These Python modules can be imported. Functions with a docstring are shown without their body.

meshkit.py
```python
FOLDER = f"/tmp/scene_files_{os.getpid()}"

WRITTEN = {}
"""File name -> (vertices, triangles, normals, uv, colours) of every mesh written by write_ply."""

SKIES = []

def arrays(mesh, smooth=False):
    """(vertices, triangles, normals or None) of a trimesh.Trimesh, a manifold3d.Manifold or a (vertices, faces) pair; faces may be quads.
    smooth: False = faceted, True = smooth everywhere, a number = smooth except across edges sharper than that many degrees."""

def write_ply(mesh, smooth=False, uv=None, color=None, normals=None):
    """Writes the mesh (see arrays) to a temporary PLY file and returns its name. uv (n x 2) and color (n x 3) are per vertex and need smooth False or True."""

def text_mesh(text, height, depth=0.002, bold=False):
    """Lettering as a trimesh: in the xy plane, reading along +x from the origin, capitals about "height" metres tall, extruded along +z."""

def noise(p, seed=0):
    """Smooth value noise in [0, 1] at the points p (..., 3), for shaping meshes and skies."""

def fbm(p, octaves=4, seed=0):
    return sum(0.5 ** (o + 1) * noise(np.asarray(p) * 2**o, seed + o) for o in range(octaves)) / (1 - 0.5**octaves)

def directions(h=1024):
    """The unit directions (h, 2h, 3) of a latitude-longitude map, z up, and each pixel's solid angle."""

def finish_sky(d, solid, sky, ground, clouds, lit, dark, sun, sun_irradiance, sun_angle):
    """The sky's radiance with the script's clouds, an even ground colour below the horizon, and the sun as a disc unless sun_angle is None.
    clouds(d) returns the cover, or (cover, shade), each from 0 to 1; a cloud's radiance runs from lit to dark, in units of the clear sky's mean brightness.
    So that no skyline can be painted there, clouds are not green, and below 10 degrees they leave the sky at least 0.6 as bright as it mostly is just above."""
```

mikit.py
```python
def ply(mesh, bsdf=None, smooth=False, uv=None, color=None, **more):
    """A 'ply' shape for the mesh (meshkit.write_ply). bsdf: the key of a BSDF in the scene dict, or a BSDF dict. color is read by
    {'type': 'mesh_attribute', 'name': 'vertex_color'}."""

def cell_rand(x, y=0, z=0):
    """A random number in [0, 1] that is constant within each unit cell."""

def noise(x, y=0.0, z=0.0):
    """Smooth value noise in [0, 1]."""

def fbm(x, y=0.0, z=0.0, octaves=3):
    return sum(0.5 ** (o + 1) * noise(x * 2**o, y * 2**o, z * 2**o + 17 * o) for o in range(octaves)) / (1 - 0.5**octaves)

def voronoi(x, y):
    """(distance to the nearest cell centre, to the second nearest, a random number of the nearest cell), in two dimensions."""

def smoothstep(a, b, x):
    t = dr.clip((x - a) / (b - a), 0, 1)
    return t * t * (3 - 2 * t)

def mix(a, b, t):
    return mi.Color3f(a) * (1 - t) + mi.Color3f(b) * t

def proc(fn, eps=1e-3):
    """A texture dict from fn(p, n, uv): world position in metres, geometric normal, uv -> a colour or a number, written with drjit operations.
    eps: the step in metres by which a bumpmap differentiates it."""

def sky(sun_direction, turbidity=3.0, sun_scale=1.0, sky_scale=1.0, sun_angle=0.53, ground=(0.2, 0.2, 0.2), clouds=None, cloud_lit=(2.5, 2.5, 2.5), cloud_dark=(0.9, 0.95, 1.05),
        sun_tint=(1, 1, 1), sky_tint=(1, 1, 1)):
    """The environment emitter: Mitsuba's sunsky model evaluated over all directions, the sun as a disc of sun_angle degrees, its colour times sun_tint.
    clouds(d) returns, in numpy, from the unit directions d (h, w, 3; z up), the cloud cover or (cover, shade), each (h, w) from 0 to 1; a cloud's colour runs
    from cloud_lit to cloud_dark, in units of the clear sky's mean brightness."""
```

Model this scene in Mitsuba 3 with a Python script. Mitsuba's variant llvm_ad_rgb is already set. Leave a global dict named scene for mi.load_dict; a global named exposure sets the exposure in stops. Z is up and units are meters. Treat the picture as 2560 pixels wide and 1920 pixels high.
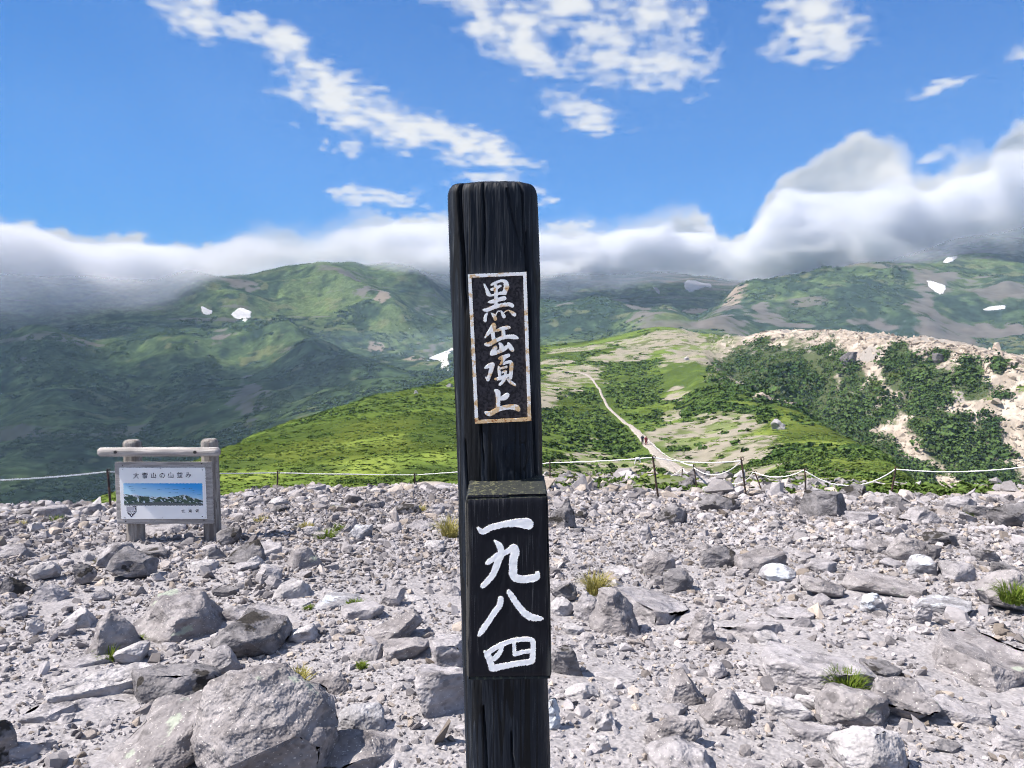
import math, random
import numpy as np, trimesh, drjit as dr, mitsuba as mi, mikit, meshkit
import manifold3d as m3
from scipy.interpolate import PchipInterpolator
from scipy.ndimage import map_coordinates, gaussian_filter
from shapely.geometry import Point, Polygon, LineString
from shapely.ops import unary_union

T = mi.ScalarTransform4f
rng = np.random.default_rng(11)
random.seed(11)
scene, labels = {}, {}

# ---------------------------------------------------------------- camera, sky, exposure
EYE, PITCH, F = 1.65, math.radians(5.15), 1919.0       # eye height, downward pitch, focal length in photo pixels
CP, SP = math.cos(PITCH), math.sin(PITCH)
exposure = 2.95
HAZE = 1.25e-4
scene['camera'] = {'type': 'perspective', 'fov_axis': 'x', 'fov': math.degrees(2 * math.atan(1280 / F)), 'near_clip': 0.05, 'far_clip': 30000.0,
                   'to_world': T().look_at(origin=[0, 0, EYE], target=[0, CP, EYE - SP], up=[0, 0, 1]), 'medium': {'type': 'ref', 'id': 'air'}}
SUN_AZ, SUN_EL = math.radians(-97), math.radians(52)
SUN = np.array([math.sin(SUN_AZ) * math.cos(SUN_EL), math.cos(SUN_AZ) * math.cos(SUN_EL), math.sin(SUN_EL)])


def ray(px, py):
    """unit direction through a pixel of the photograph"""
    x, y = (np.asarray(px, float) - 1280) / F, (960 - np.asarray(py, float)) / F
    d = np.stack([x, CP + y * SP, -SP + y * CP], -1)
    return d / np.linalg.norm(d, axis=-1, keepdims=True)


def azel(px, py):
    d = ray(px, py)
    return np.degrees(np.arctan2(d[..., 0], d[..., 1])), np.degrees(np.arcsin(d[..., 2]))


def nz(x, y=0.0, z=0.0):
    """numpy twin of mikit.noise"""
    return meshkit.noise(np.stack(np.broadcast_arrays(np.asarray(x, float), y, z), -1) + 1000000)


def nfbm(x, y=0.0, z=0.0, octaves=4):
    return sum(0.5 ** (o + 1) * nz(np.asarray(x) * 2**o, np.asarray(y) * 2**o, np.asarray(z) * 2**o + 17 * o) for o in range(octaves)) / (1 - 0.5**octaves)


def sst(a, b, x):
    t = np.clip((x - a) / (b - a), 0, 1)
    return t * t * (3 - 2 * t)


# upper clouds: (azimuth, elevation, half width, half height, turn) in degrees, read off the photograph; the noise breaks them up
def cl(px, py, w, h, rot=0.0, k=1.0):
    a, e = azel(px, py)
    return float(a), float(e), w / F * 57.3, h / F * 57.3, math.radians(rot), k


PUFFS = [cl(480, 22, 75, 48, -35), cl(565, 62, 85, 18, -10, .8), cl(640, 55, 70, 26, -8, .9), cl(715, 105, 62, 52, -20), cl(770, 160, 80, 40, -35), cl(740, 225, 60, 34, -20, .9),
         cl(850, 260, 150, 58, -24), cl(1000, 305, 160, 50, -22), cl(1130, 345, 150, 46, -22), cl(1240, 385, 115, 32, -20), cl(1150, 400, 60, 12, 0, .7),
         cl(1200, 30, 110, 60, -38), cl(1290, 60, 110, 85, -20), cl(1330, 120, 70, 40, -25), cl(1395, 20, 90, 50, -20), cl(1590, 22, 120, 38, -8), cl(1500, 95, 120, 42, 10, .9),
         cl(1370, 165, 70, 30, 0, .85), cl(1530, 165, 110, 48, 15, .9), cl(1650, 150, 95, 55, 15, .92), cl(1720, 180, 60, 30, 5, .8), cl(1660, 215, 70, 16, 0, .7),
         cl(1445, 270, 90, 36, -10, .85), cl(1490, 305, 75, 30, -5, .9), cl(1505, 335, 35, 8, 0, .8), cl(1740, 235, 30, 10, 0, .6),
         cl(2035, 30, 90, 40, -10), cl(2055, 70, 100, 36, -5), cl(2060, 100, 110, 22, 0, .9), cl(2050, 135, 75, 20, 0, .8), cl(2065, 163, 30, 7, 0, .8),
         cl(2362, 216, 68, 12, 6, .9), cl(2550, 128, 28, 16, 0, .7), cl(2340, 395, 45, 22, 0, .7),
         cl(870, 370, 45, 10, 0, .7), cl(815, 355, 16, 9, 0, .7), cl(800, 378, 12, 8, 0, .7), cl(1018, 385, 25, 9, 0, .7),
         cl(860, 478, 50, 10, 0, .8), cl(960, 485, 110, 15, -3, .85), cl(960, 500, 120, 14, -4, .8), cl(930, 542, 70, 6, 0, .7), cl(1060, 535, 90, 9, 0, .8),
         cl(1220, 448, 110, 16, 0, .85), cl(1360, 505, 30, 12, 0, .8), cl(1420, 570, 90, 14, 0, .9), cl(1300, 472, 60, 10, 0, .6)]
TONE = [cl(2080, 500, 150, 75, 0, .45), cl(2530, 350, 90, 60, 0, .3), cl(1450, 620, 130, 50, 0, .22), cl(150, 650, 280, 70, 0, .30), cl(560, 625, 130, 34, 0, .2), cl(1650, 600, 70, 50, 0, .2), cl(760, 610, 90, 30, 0, .15),
        cl(2240, 420, 60, 42, 0, -.45), cl(2440, 470, 90, 50, 0, -.45), cl(2280, 600, 260, 45, 0, -.5), cl(1050, 570, 130, 40, 0, -.25), cl(1390, 575, 90, 14, 0, -.5), cl(330, 600, 90, 18, 0, -.25), cl(1780, 640, 120, 36, 0, -.25), cl(40, 590, 60, 30, 0, -.2)]
# top line of the low cloud bank
BANK = np.array([(-900, 470), (-400, 500), (0, 543), (60, 552), (110, 566), (180, 590), (250, 602), (320, 590), (420, 608), (500, 618), (560, 600), (610, 582), (680, 586), (740, 590), (800, 584), (850, 562), (920, 548),
                 (1000, 540), (1110, 545), (1300, 565), (1420, 572), (1500, 565), (1570, 548), (1640, 546), (1690, 540), (1740, 535), (1780, 555), (1790, 585), (1830, 596), (1870, 580), (1900, 540), (1925, 490), (1950, 455),
                 (1990, 425), (2040, 395), (2090, 370), (2130, 352), (2180, 342), (2230, 358), (2265, 395), (2285, 440), (2330, 452), (2370, 428), (2400, 410), (2440, 415), (2475, 408), (2500, 350), (2530, 318), (2560, 300),
                 (2800, 240), (3300, 300), (3800, 420)])
BAZ, BEL = azel(BANK[:, 0], BANK[:, 1])


def cloud_fn(d):
    az, el = np.degrees(np.arctan2(d[..., 0], d[..., 1])), np.degrees(np.arcsin(np.clip(d[..., 2], -1, 1)))
    zc = np.maximum(d[..., 2], 0.03)
    X, Y = d[..., 0] / zc, d[..., 1] / zc                      # a level cloud layer
    ripple = nfbm(X * 5 + 3, Y * 5, 0.3, 5)
    fine = .5 * nfbm(X * 14, Y * 20, 7.1, 5) + .5 * nfbm(az / .9 + el * .3, el / .75, 3.1, 4)
    cover, shade = np.zeros(az.shape), np.zeros(az.shape)
    wa = az + (nfbm(az / 1.6, el / 1.2, 1.7, 4) - .5) * 2.6
    we = el + (nfbm(az / 1.6, el / 1.0, 9.7, 4) - .5) * 2.0
    for a, e, w, h, t, k in PUFFS:
        m = (np.abs(az - a) < 3 * w + 4) & (np.abs(el - e) < 3 * h + 4)
        if not m.any():
            continue
        c, s = math.cos(t), math.sin(t)
        u, v = (wa[m] - a) * math.cos(math.radians(e)), we[m] - e
        q = np.sqrt(((u * c + v * s) / w) ** 2 + ((-u * s + v * c) / h) ** 2)
        body = 1.14 - q + (ripple[m] - .5) * 1.2 + (fine[m] - .5) * 2.4
        cover[m] = np.maximum(cover[m], k * sst(-.05, 1.1, body))
    # the same broken cloud all round, outside the picture
    out = sst(40, 60, np.abs(az)) + sst(30, 40, el)
    cover = np.maximum(cover, sst(.46, .62, ripple + (fine - .5) * .35) * np.clip(out, 0, 1) * sst(4, 14, el) * .9)
    top = np.interp(az, BAZ, BEL, left=9.0, right=9.0)
    bump = (nfbm((az + el) / 3.4, (el - az * .6) / 2.6, 3.3, 5) - .5) * 2.6 + (nfbm((az - el) / 1.1, (el + az * .5) / .9, 5.3, 5) - .5) * 1.5
    depth = top - el + bump
    soft = sst(.38, .66, nfbm(az / 6.0, el / 4.0, 12.1, 3))
    low = sst(-.3 - .9 * soft, .45 + 1.5 * soft, depth)

    def billow(a_, e_):
        out = 0
        for k, (f, w) in enumerate([(1, .42), (.5, .27), (.25, .17), (.13, .09), (.07, .05)]):
            c_, s_ = math.cos(.7 + 1.1 * k), math.sin(.7 + 1.1 * k)
            u_, v_ = a_ / (3.6 * f), e_ / (2.5 * f)
            out = out + w * nz(u_ * c_ - v_ * s_, u_ * s_ + v_ * c_, 8.8 + k * 5)
        return out

    lit = billow(az - .5, el + .45) - billow(az, el)          # lit from the upper left, where the sun stands
    grey = nfbm(az / 7.0 + 2, el / 3.0, 15.5, 4)
    sh = .54 + np.interp(az, [-45, 8, 16, 60], [.14, .14, 0, 0]) + 1.35 * lit + 1.6 * (grey - .5)
    for a, e, w, h, t, k in TONE:
        sh = sh + k * np.exp(-((az - a) / w) ** 2 - ((el - e) / h) ** 2)
    sh = np.clip(sh, 0, 1) * sst(-.3, .8, depth)
    shade = low * sh + (1 - low) * np.clip(.15 - (fine - .5) * .8, 0, 1) * .3
    return np.maximum(low, cover), shade


scene['sky'] = mikit.sky(SUN.tolist(), turbidity=3.6, sun_scale=1.0, sky_scale=1.0, clouds=cloud_fn, cloud_lit=(3.15, 3.27, 3.42), cloud_dark=(1.2, 1.42, 1.8), sky_tint=(.060, .250, .50), sun_tint=(.84, .94, 1.14))
# ---------------------------------------------------------------- the shape of the land: lines of the photograph, each point (pixel x, pixel y, metres away)
def line(r, *pts):
    return [(p[0], p[1], p[2] if len(p) > 2 else r) for p in pts]


EDGE = line(13, (-600, 1306), (0, 1270), (300, 1266), (540, 1252), (640, 1236), (900, 1228), (1140, 1222), (1400, 1236), (1650, 1250), (2000, 1248), (2300, 1250), (2560, 1262), (3200, 1290))
LINES = [
    EDGE,
    line(22, (-600, 1440), (0, 1390), (300, 1350), (560, 1285), (900, 1240), (1140, 1230), (1350, 1214), (1700, 1206), (2000, 1215), (2300, 1225), (2560, 1235), (3200, 1270)),
    line(42, (-600, 1500), (0, 1420), (200, 1320), (300, 1262), (500, 1228), (700, 1212), (1140, 1197), (1400, 1192), (1700, 1188), (2000, 1203), (2250, 1216), (2400, 1255), (2560, 1300), (3200, 1350)),
    line(0, (-600, 1520, 90), (0, 1440, 90), (160, 1290, 72), (271, 1238, 72), (400, 1185, 75), (542, 1131, 80), (678, 1072, 120), (814, 1024, 150), (949, 986, 170), (1139, 962, 200), (1350, 1050, 170), (1620, 1112, 141), (1756, 1112, 140),
         (1926, 1115, 125), (2068, 1135, 110), (2211, 1172, 88), (2285, 1214, 72), (2400, 1262, 75), (2560, 1305, 75), (3200, 1350, 75)),
    line(0, (-600, 1600, 160), (0, 1500, 160), (271, 1350, 140), (542, 1200, 140), (678, 1110, 175), (814, 1056, 210), (949, 1008, 235), (1060, 978, 250), (1139, 954, 265), (1350, 950, 270), (1620, 962, 265), (1700, 935, 275), (1756, 912, 285), (1926, 984, 215),
         (2068, 1064, 165), (2211, 1138, 122), (2285, 1205, 98), (2400, 1270, 105), (2560, 1310, 105), (3200, 1350, 105)),
    line(0, (-600, 1600, 300), (0, 1500, 300), (271, 1400, 290), (542, 1260, 290), (678, 1170, 300), (814, 1100, 310), (949, 1045, 320), (1139, 943, 330), (1350, 892, 380), (1620, 882, 370), (1756, 892, 345), (1850, 990, 300), (1926, 1060, 270),
         (2068, 1160, 245), (2211, 1235, 228), (2285, 1258, 226), (2400, 1242, 230), (2560, 1240, 236), (3200, 1260, 245)),
    line(0, (-600, 1550, 450), (0, 1450, 450), (271, 1370, 450), (542, 1270, 450), (678, 1175, 450), (814, 1100, 450), (949, 1040, 440), (1139, 965, 430), (1240, 900, 430), (1351, 866, 470), (1488, 849, 480), (1556, 835, 490), (1653, 816, 500),
         (1710, 823, 480), (1739, 833, 470), (1870, 840, 430), (1892, 830, 420), (1955, 825, 400), (2097, 826, 370), (2223, 830, 345), (2297, 843, 330), (2382, 860, 315), (2485, 880, 302), (2560, 897, 292), (3200, 1010, 275)),
    line(0, (-600, 1330, 700), (0, 1275, 700), (271, 1240, 700), (542, 1150, 720), (678, 1090, 740), (814, 1040, 760), (949, 1000, 800), (1139, 965, 850), (1351, 900, 850), (1653, 890, 850), (1739, 890, 850), (2097, 890, 800), (2297, 900, 800),
         (2560, 930, 750), (3200, 1000, 700)),
    line(1100, (-600, 1150), (0, 1100), (271, 1085), (542, 1050), (678, 1010), (814, 985), (949, 960), (1100, 930), (1351, 865), (1500, 860), (1653, 838), (1739, 826), (1800, 822), (1900, 830), (2097, 825), (2297, 845), (2480, 868), (2560, 862), (3200, 880)),
    line(0, (-600, 930, 1500), (0, 880, 1500), (271, 865, 1500), (542, 852, 1500), (651, 842, 1550), (814, 850, 1600), (949, 855, 1650), (1040, 880, 1600), (1107, 905, 1500), (1160, 885, 1500), (1240, 800, 1500), (1351, 738, 1500), (1431, 749, 1500),
         (1482, 736, 1500), (1545, 749, 1500), (1619, 762, 1500), (1665, 769, 1480), (1699, 789, 1450), (1739, 822, 1400), (1784, 783, 1500), (1858, 735, 1600), (2012, 712, 1800), (2109, 707, 1900), (2268, 704, 1950), (2400, 702, 2000), (2560, 695, 2000), (3200, 690, 2000)),
    line(0, (-600, 830, 1900), (0, 790, 1900), (271, 780, 1900), (542, 778, 1950), (814, 765, 2000), (949, 760, 2050), (1060, 790, 2000), (1139, 800, 2000), (1240, 800, 2000), (1351, 780, 2000), (1482, 780, 2000), (1619, 795, 2000), (1699, 800, 2100),
         (1739, 800, 2100), (1784, 790, 2100), (1858, 760, 2100), (2012, 730, 2200), (2109, 722, 2250), (2268, 708, 2300), (2400, 690, 2350), (2560, 672, 2350), (3200, 660, 2350)),
    line(0, (-600, 690, 2500), (0, 690, 2500), (271, 705, 2500), (400, 712, 2480), (500, 702, 2450), (542, 696, 2450), (600, 688, 2450), (680, 675, 2480), (760, 665, 2500), (814, 659, 2500), (890, 660, 2520), (911, 671, 2560), (976, 668, 2600), (1020, 676, 2650),
         (1128, 706, 2700), (1240, 735, 2700), (1351, 762, 3000), (1482, 780, 3000), (1619, 783, 3000), (1699, 783, 3000), (1784, 783, 3000), (1858, 770, 3000), (1909, 732, 2900), (2006, 692, 2800), (2069, 680, 2750), (2143, 664, 2700),
         (2189, 664, 2700), (2297, 641, 2700), (2354, 624, 2700), (2439, 602, 2700), (2560, 580, 2700), (3200, 560, 2700)),
    line(4500, (-600, 720), (0, 720), (542, 720), (814, 715), (1128, 705), (1351, 694), (1500, 686), (1640, 684), (1700, 687), (1784, 692), (1841, 700), (1909, 703), (2006, 696), (2143, 690), (2560, 640), (3200, 630)),
    line(7000, (-600, 800), (1280, 800), (3200, 800)),
]
AZ_STEP = 0.2
AZT = np.arange(-48, 48.01, AZ_STEP)
LR = np.linspace(math.log(0.5), math.log(7200), 1700)
_R, _Z = [], []
for L in LINES:
    p = np.array(L, float)
    d = ray(p[:, 0], p[:, 1])
    h = np.hypot(d[:, 0], d[:, 1])
    az, tn = np.degrees(np.arctan2(d[:, 0], d[:, 1])), d[:, 2] / h
    order = np.argsort(az)
    rr = np.interp(AZT, az[order], p[order, 2])
    tt = PchipInterpolator(az[order], tn[order], extrapolate=False)(np.clip(AZT, az.min(), az.max()))
    _R.append(rr)
    _Z.append(EYE + rr * tt)
_R, _Z = np.array(_R), np.array(_Z)
TABLE = np.zeros((len(AZT), len(LR)))
RV = np.exp(LR)
for j in range(len(AZT)):
    z13 = _Z[0, j]
    rn = np.array([1.0, 3, 6, 9.5])
    zn = z13 * (.53 * rn / 13 + .47 * (rn / 13) ** 2)
    r_all, z_all = np.concatenate([[.3], rn, _R[:, j]]), np.concatenate([[0], zn, _Z[:, j]])
    f = PchipInterpolator(np.log(r_all), z_all)
    TABLE[j] = f(np.clip(LR, np.log(r_all[0]), np.log(r_all[-1])))
TABLE = gaussian_filter(TABLE, (1.2, 0), mode='nearest')
GENERIC = np.interp(LR, np.log([.5, 3, 13, 40, 150, 400, 900, 1800, 2700, 4500, 7200]), [0, -.2, -1.3, -8, -45, -110, -150, -60, 90, 150, 60])


def seg_dist(x, y, pts):
    """distance to a polyline of ground points, and how far along it (0 to 1)"""
    best, along = np.full(np.shape(x), 1e9), np.zeros(np.shape(x))
    n = len(pts) - 1
    for i in range(n):
        a, b = np.array(pts[i][:2]), np.array(pts[i + 1][:2])
        ab = b - a
        t = np.clip(((x - a[0]) * ab[0] + (y - a[1]) * ab[1]) / (ab @ ab), 0, 1)
        d = np.hypot(x - a[0] - t * ab[0], y - a[1] - t * ab[1])
        along = np.where(d < best, (i + t) / n, along)
        best = np.minimum(best, d)
    return best, along


def at_r(px, py, r):
    d = ray(px, py)
    return np.array([0, 0, EYE]) + d * (r / np.hypot(d[0], d[1]))


SPURS = [([at_r(610, 845, 1600), at_r(655, 850, 1480), at_r(705, 869, 1350), at_r(786, 912, 1180), at_r(846, 955, 1040), at_r(922, 995, 930)], 72, 80),
         ([at_r(330, 830, 1700), at_r(420, 900, 1300), at_r(500, 960, 1080), at_r(560, 1040, 880)], 48, 90),
         ([at_r(60, 865, 1600), at_r(130, 930, 1250), at_r(150, 1010, 1000)], 60, 90),
         ([at_r(775, 708, 2280), at_r(840, 730, 2150), at_r(960, 800, 1900), at_r(1030, 850, 1750)], 45, 100),
         ([at_r(990, 708, 2420), at_r(1060, 750, 2200), at_r(1110, 800, 2000)], 55, 100),
         ([at_r(420, 720, 2350), at_r(520, 770, 2050), at_r(640, 790, 1900)], 50, 90),
         ([at_r(2350, 640, 2600), at_r(2230, 690, 2250), at_r(2120, 715, 2100)], 50, 140),
         ([at_r(2560, 640, 2500), at_r(2420, 700, 2150), at_r(2300, 750, 1850), at_r(2150, 790, 1500)], 40, 130),
         ([at_r(2560, 760, 1700), at_r(2400, 800, 1450), at_r(2200, 815, 1300)], 25, 110)]


def ridged(x, y, octaves=5):
    s, a, w = 0, 1.0, 1.0
    for o in range(octaves):
        n = 1 - np.abs(2 * nz(x * 2**o, y * 2**o, 31.3 + o) - 1)
        n = n * n * w
        w = np.clip(n * 1.6, 0, 1)
        s = s + a * n
        a *= .5
    return s / 2


def height(x, y, detail=True):
    x, y = np.asarray(x, float), np.asarray(y, float)
    r, az = np.maximum(np.hypot(x, y), .5), np.degrees(np.arctan2(x, y))
    jr = (np.log(r) - LR[0]) / (LR[1] - LR[0])
    z = map_coordinates(TABLE, [np.clip((az + 48) / AZ_STEP, 0, len(AZT) - 1), jr], order=1, mode='nearest')
    g = np.interp(np.log(r), LR, GENERIC)
    k = sst(44, 75, np.abs(az))
    z = z * (1 - k) + g * k
    if not detail:
        return z
    shape = x.shape
    x, y, r, az, z = (np.ravel(q_).astype(float) for q_ in np.broadcast_arrays(x, y, r, az, z))
    m = np.nonzero(r > 560)[0]
    if len(m):
        X, Y, far = x[m], y[m], sst(560, 900, r[m])
        wx, wy = X + (nfbm(X / 300, Y / 300, 2.2, 3) - .5) * 190, Y + (nfbm(X / 300, Y / 300, 5.2, 3) - .5) * 190
        amp = far * (sst(600, 1500, r[m]) * 26 + 12) * (1 - .62 * sst(2050, 2350, r[m]))
        z[m] += amp * (ridged(wx / 520, wy / 520, 5) - .52) * 1.5 + far * (nfbm(X / 55, Y / 55, 4.1, 4) - .5) * 15 + far * (ridged(wx / 130, wy / 130, 3) - .5) * 11
        for pts, hh, ww in SPURS:
            q_ = np.array(pts)
            k = np.nonzero((X > q_[:, 0].min() - 4 * ww) & (X < q_[:, 0].max() + 4 * ww) & (Y > q_[:, 1].min() - 4 * ww) & (Y < q_[:, 1].max() + 4 * ww))[0]
            if len(k):
                d, t = seg_dist(X[k], Y[k], pts)
                z[m[k]] += far[k] * hh * np.exp(-(d / ww) ** 1.5) * np.sin(np.pi * np.clip(.06 + t * .9, 0, 1)) ** .6 * (1 + .5 * (nfbm(X[k] / 90, Y[k] / 90, 3.3, 3) - .5))
    m = np.nonzero((r > 30) & (r < 900))[0]
    if len(m):
        X, Y, R = x[m], y[m], r[m]
        mid = sst(30, 90, R) * (1 - sst(560, 900, R))
        z[m] += mid * ((nfbm(X / 38, Y / 38, 1.1, 4) - .5) * 3.6 * sst(60, 200, R) + (nfbm(X / 9, Y / 9, 6.1, 3) - .5) * 1.0)
    # the crumbling wall of the gully: ribs and blocks where the land is steep
    m = np.nonzero((az > 4) & (az < 75) & (r > 200) & (r < 520))[0]
    if len(m):
        X, Y, R = x[m], y[m], r[m]
        c_ = sst(11, 16, az[m]) * sst(200, 235, R) * (1 - sst(470, 520, R)) * (1 - sst(60, 75, az[m]))
        s = X * .55 + Y * .83
        rib = np.abs(nfbm(s / 17 + (nfbm(X / 25, Y / 25, 8.8, 2) - .5) * 1.5, 0.5, 3.7, 3) - .5) * 2
        z[m] += -c_ * ((1 - rib) ** 2 * 5.5 - 2.5) * sst(-60, -25, -np.abs(z[m] + 38)) + c_ * (nfbm(X / 4.5, Y / 4.5, 2.7, 4) - .5) * 5.0
    m = np.nonzero(r < 60)[0]
    if len(m):
        X, Y, R = x[m], y[m], r[m]
        z[m] += (1 - sst(16, 30, R)) * ((nfbm(X * .8, Y * .8, 3.1, 4) - .5) * .10 + (nfbm(X * 5, Y * 5, 4.2, 3) - .5) * .028) * sst(1.2, 2.2, R)
        z[m] += sst(12, 16, R) * (1 - sst(30, 60, R)) * (nfbm(X * .5, Y * .5, 7.7, 4) - .5) * .8
    return z.reshape(shape)


def hits(px, py, rmin=1.0, rmax=7000.0, detail=True, n=420):
    """first points of the land seen through the pixels (rmin: look only beyond)"""
    px, py = np.atleast_1d(px).astype(float), np.atleast_1d(py).astype(float)
    out = np.zeros((len(px), 3))
    for i0 in range(0, len(px), 600):
        d = ray(px[i0:i0 + 600], py[i0:i0 + 600])
        d = d / np.hypot(d[:, 0], d[:, 1])[:, None]
        rr = np.exp(np.linspace(math.log(rmin), math.log(rmax), n))
        P = np.array([0, 0, EYE]) + d[:, None] * rr[None, :, None]
        gap = P[..., 2] - height(P[..., 0], P[..., 1], detail)
        k = np.where((gap < 0).any(1), np.argmax(gap < 0, 1), n - 1)
        i = np.arange(len(d))
        g0, g1 = gap[i, np.maximum(k - 1, 0)], gap[i, k]
        t = np.where((k > 0) & (g0 > 0) & (g1 < 0), g0 / np.maximum(g0 - g1, 1e-9), 1.0)
        r_ = rr[np.maximum(k - 1, 0)] * (1 - t) + rr[k] * t
        out[i0:i0 + 600] = np.array([0, 0, EYE]) + d * r_[:, None]
    return out


def hit(px, py, rmin=1.0, rmax=7000.0, detail=True):
    return hits([px], [py], rmin, rmax, detail)[0]


def sheet(azs, rs):
    A, R = np.meshgrid(np.radians(azs), rs, indexing='ij')
    X, Y = R * np.sin(A), R * np.cos(A)
    Z = height(X, Y)
    n, m = A.shape
    i, j = np.meshgrid(np.arange(n - 1), np.arange(m - 1), indexing='ij')
    a = i * m + j
    f = np.stack([a, a + m, a + m + 1, a + 1], -1).reshape(-1, 4)
    return np.stack([X, Y, Z], -1).reshape(-1, 3), f


def azset(step, half=36.5):
    a = np.concatenate([np.linspace(-180, -90, 11)[:-1], np.linspace(-90, -half, 18)[:-1], np.arange(-half, half, step), np.linspace(half, 90, 18), np.linspace(90, 180, 11)[1:]])
    return a


def wsum(*cw):
    out = mi.Color3f(0)
    for c, w in cw:
        out = out + mi.Color3f(c) * w
    return out
# ---------------------------------------------------------------- land materials
def N(p, s, k=0.0):
    return mikit.noise(p.x / s, p.y / s, k)


def FB(p, s, k=0.0, o=3):
    return mikit.fbm(p.x / s, p.y / s, k, o)


def spots(pix, rmin=1.0):
    """patches of ground cover, placed where the photograph shows them: (pixel x, y, half width px, half depth px) -> ground ellipses in metres"""
    out = []
    for px, py, w, h in pix:
        c = hit(px, py, rmin, detail=False)
        r = math.hypot(c[0], c[1])
        wl = w / F * r
        a, b = hits([px, px], [py - h, py + h], rmin, detail=False)
        dl = max(np.hypot(*(a - b)[:2]) / 2, wl * .35)
        dl = min(dl, wl * 6)
        out.append((c[0], c[1], c[0] / r, c[1] / r, wl, dl))
    return out


def spot_field(x, y, sp, mx=dr.maximum):
    """1 at a patch's centre, 0 on its rim, negative outside"""
    best = None
    for cx, cy, ux, uy, w, l in sp:
        dx, dy = x - cx, y - cy
        u, v = (dx * ux + dy * uy) / l, (dx * uy - dy * ux) / w
        q = 1 - (dr.sqrt if mx is dr.maximum else np.sqrt)(u * u + v * v)
        best = q if best is None else mx(best, q)
    return best


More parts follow.
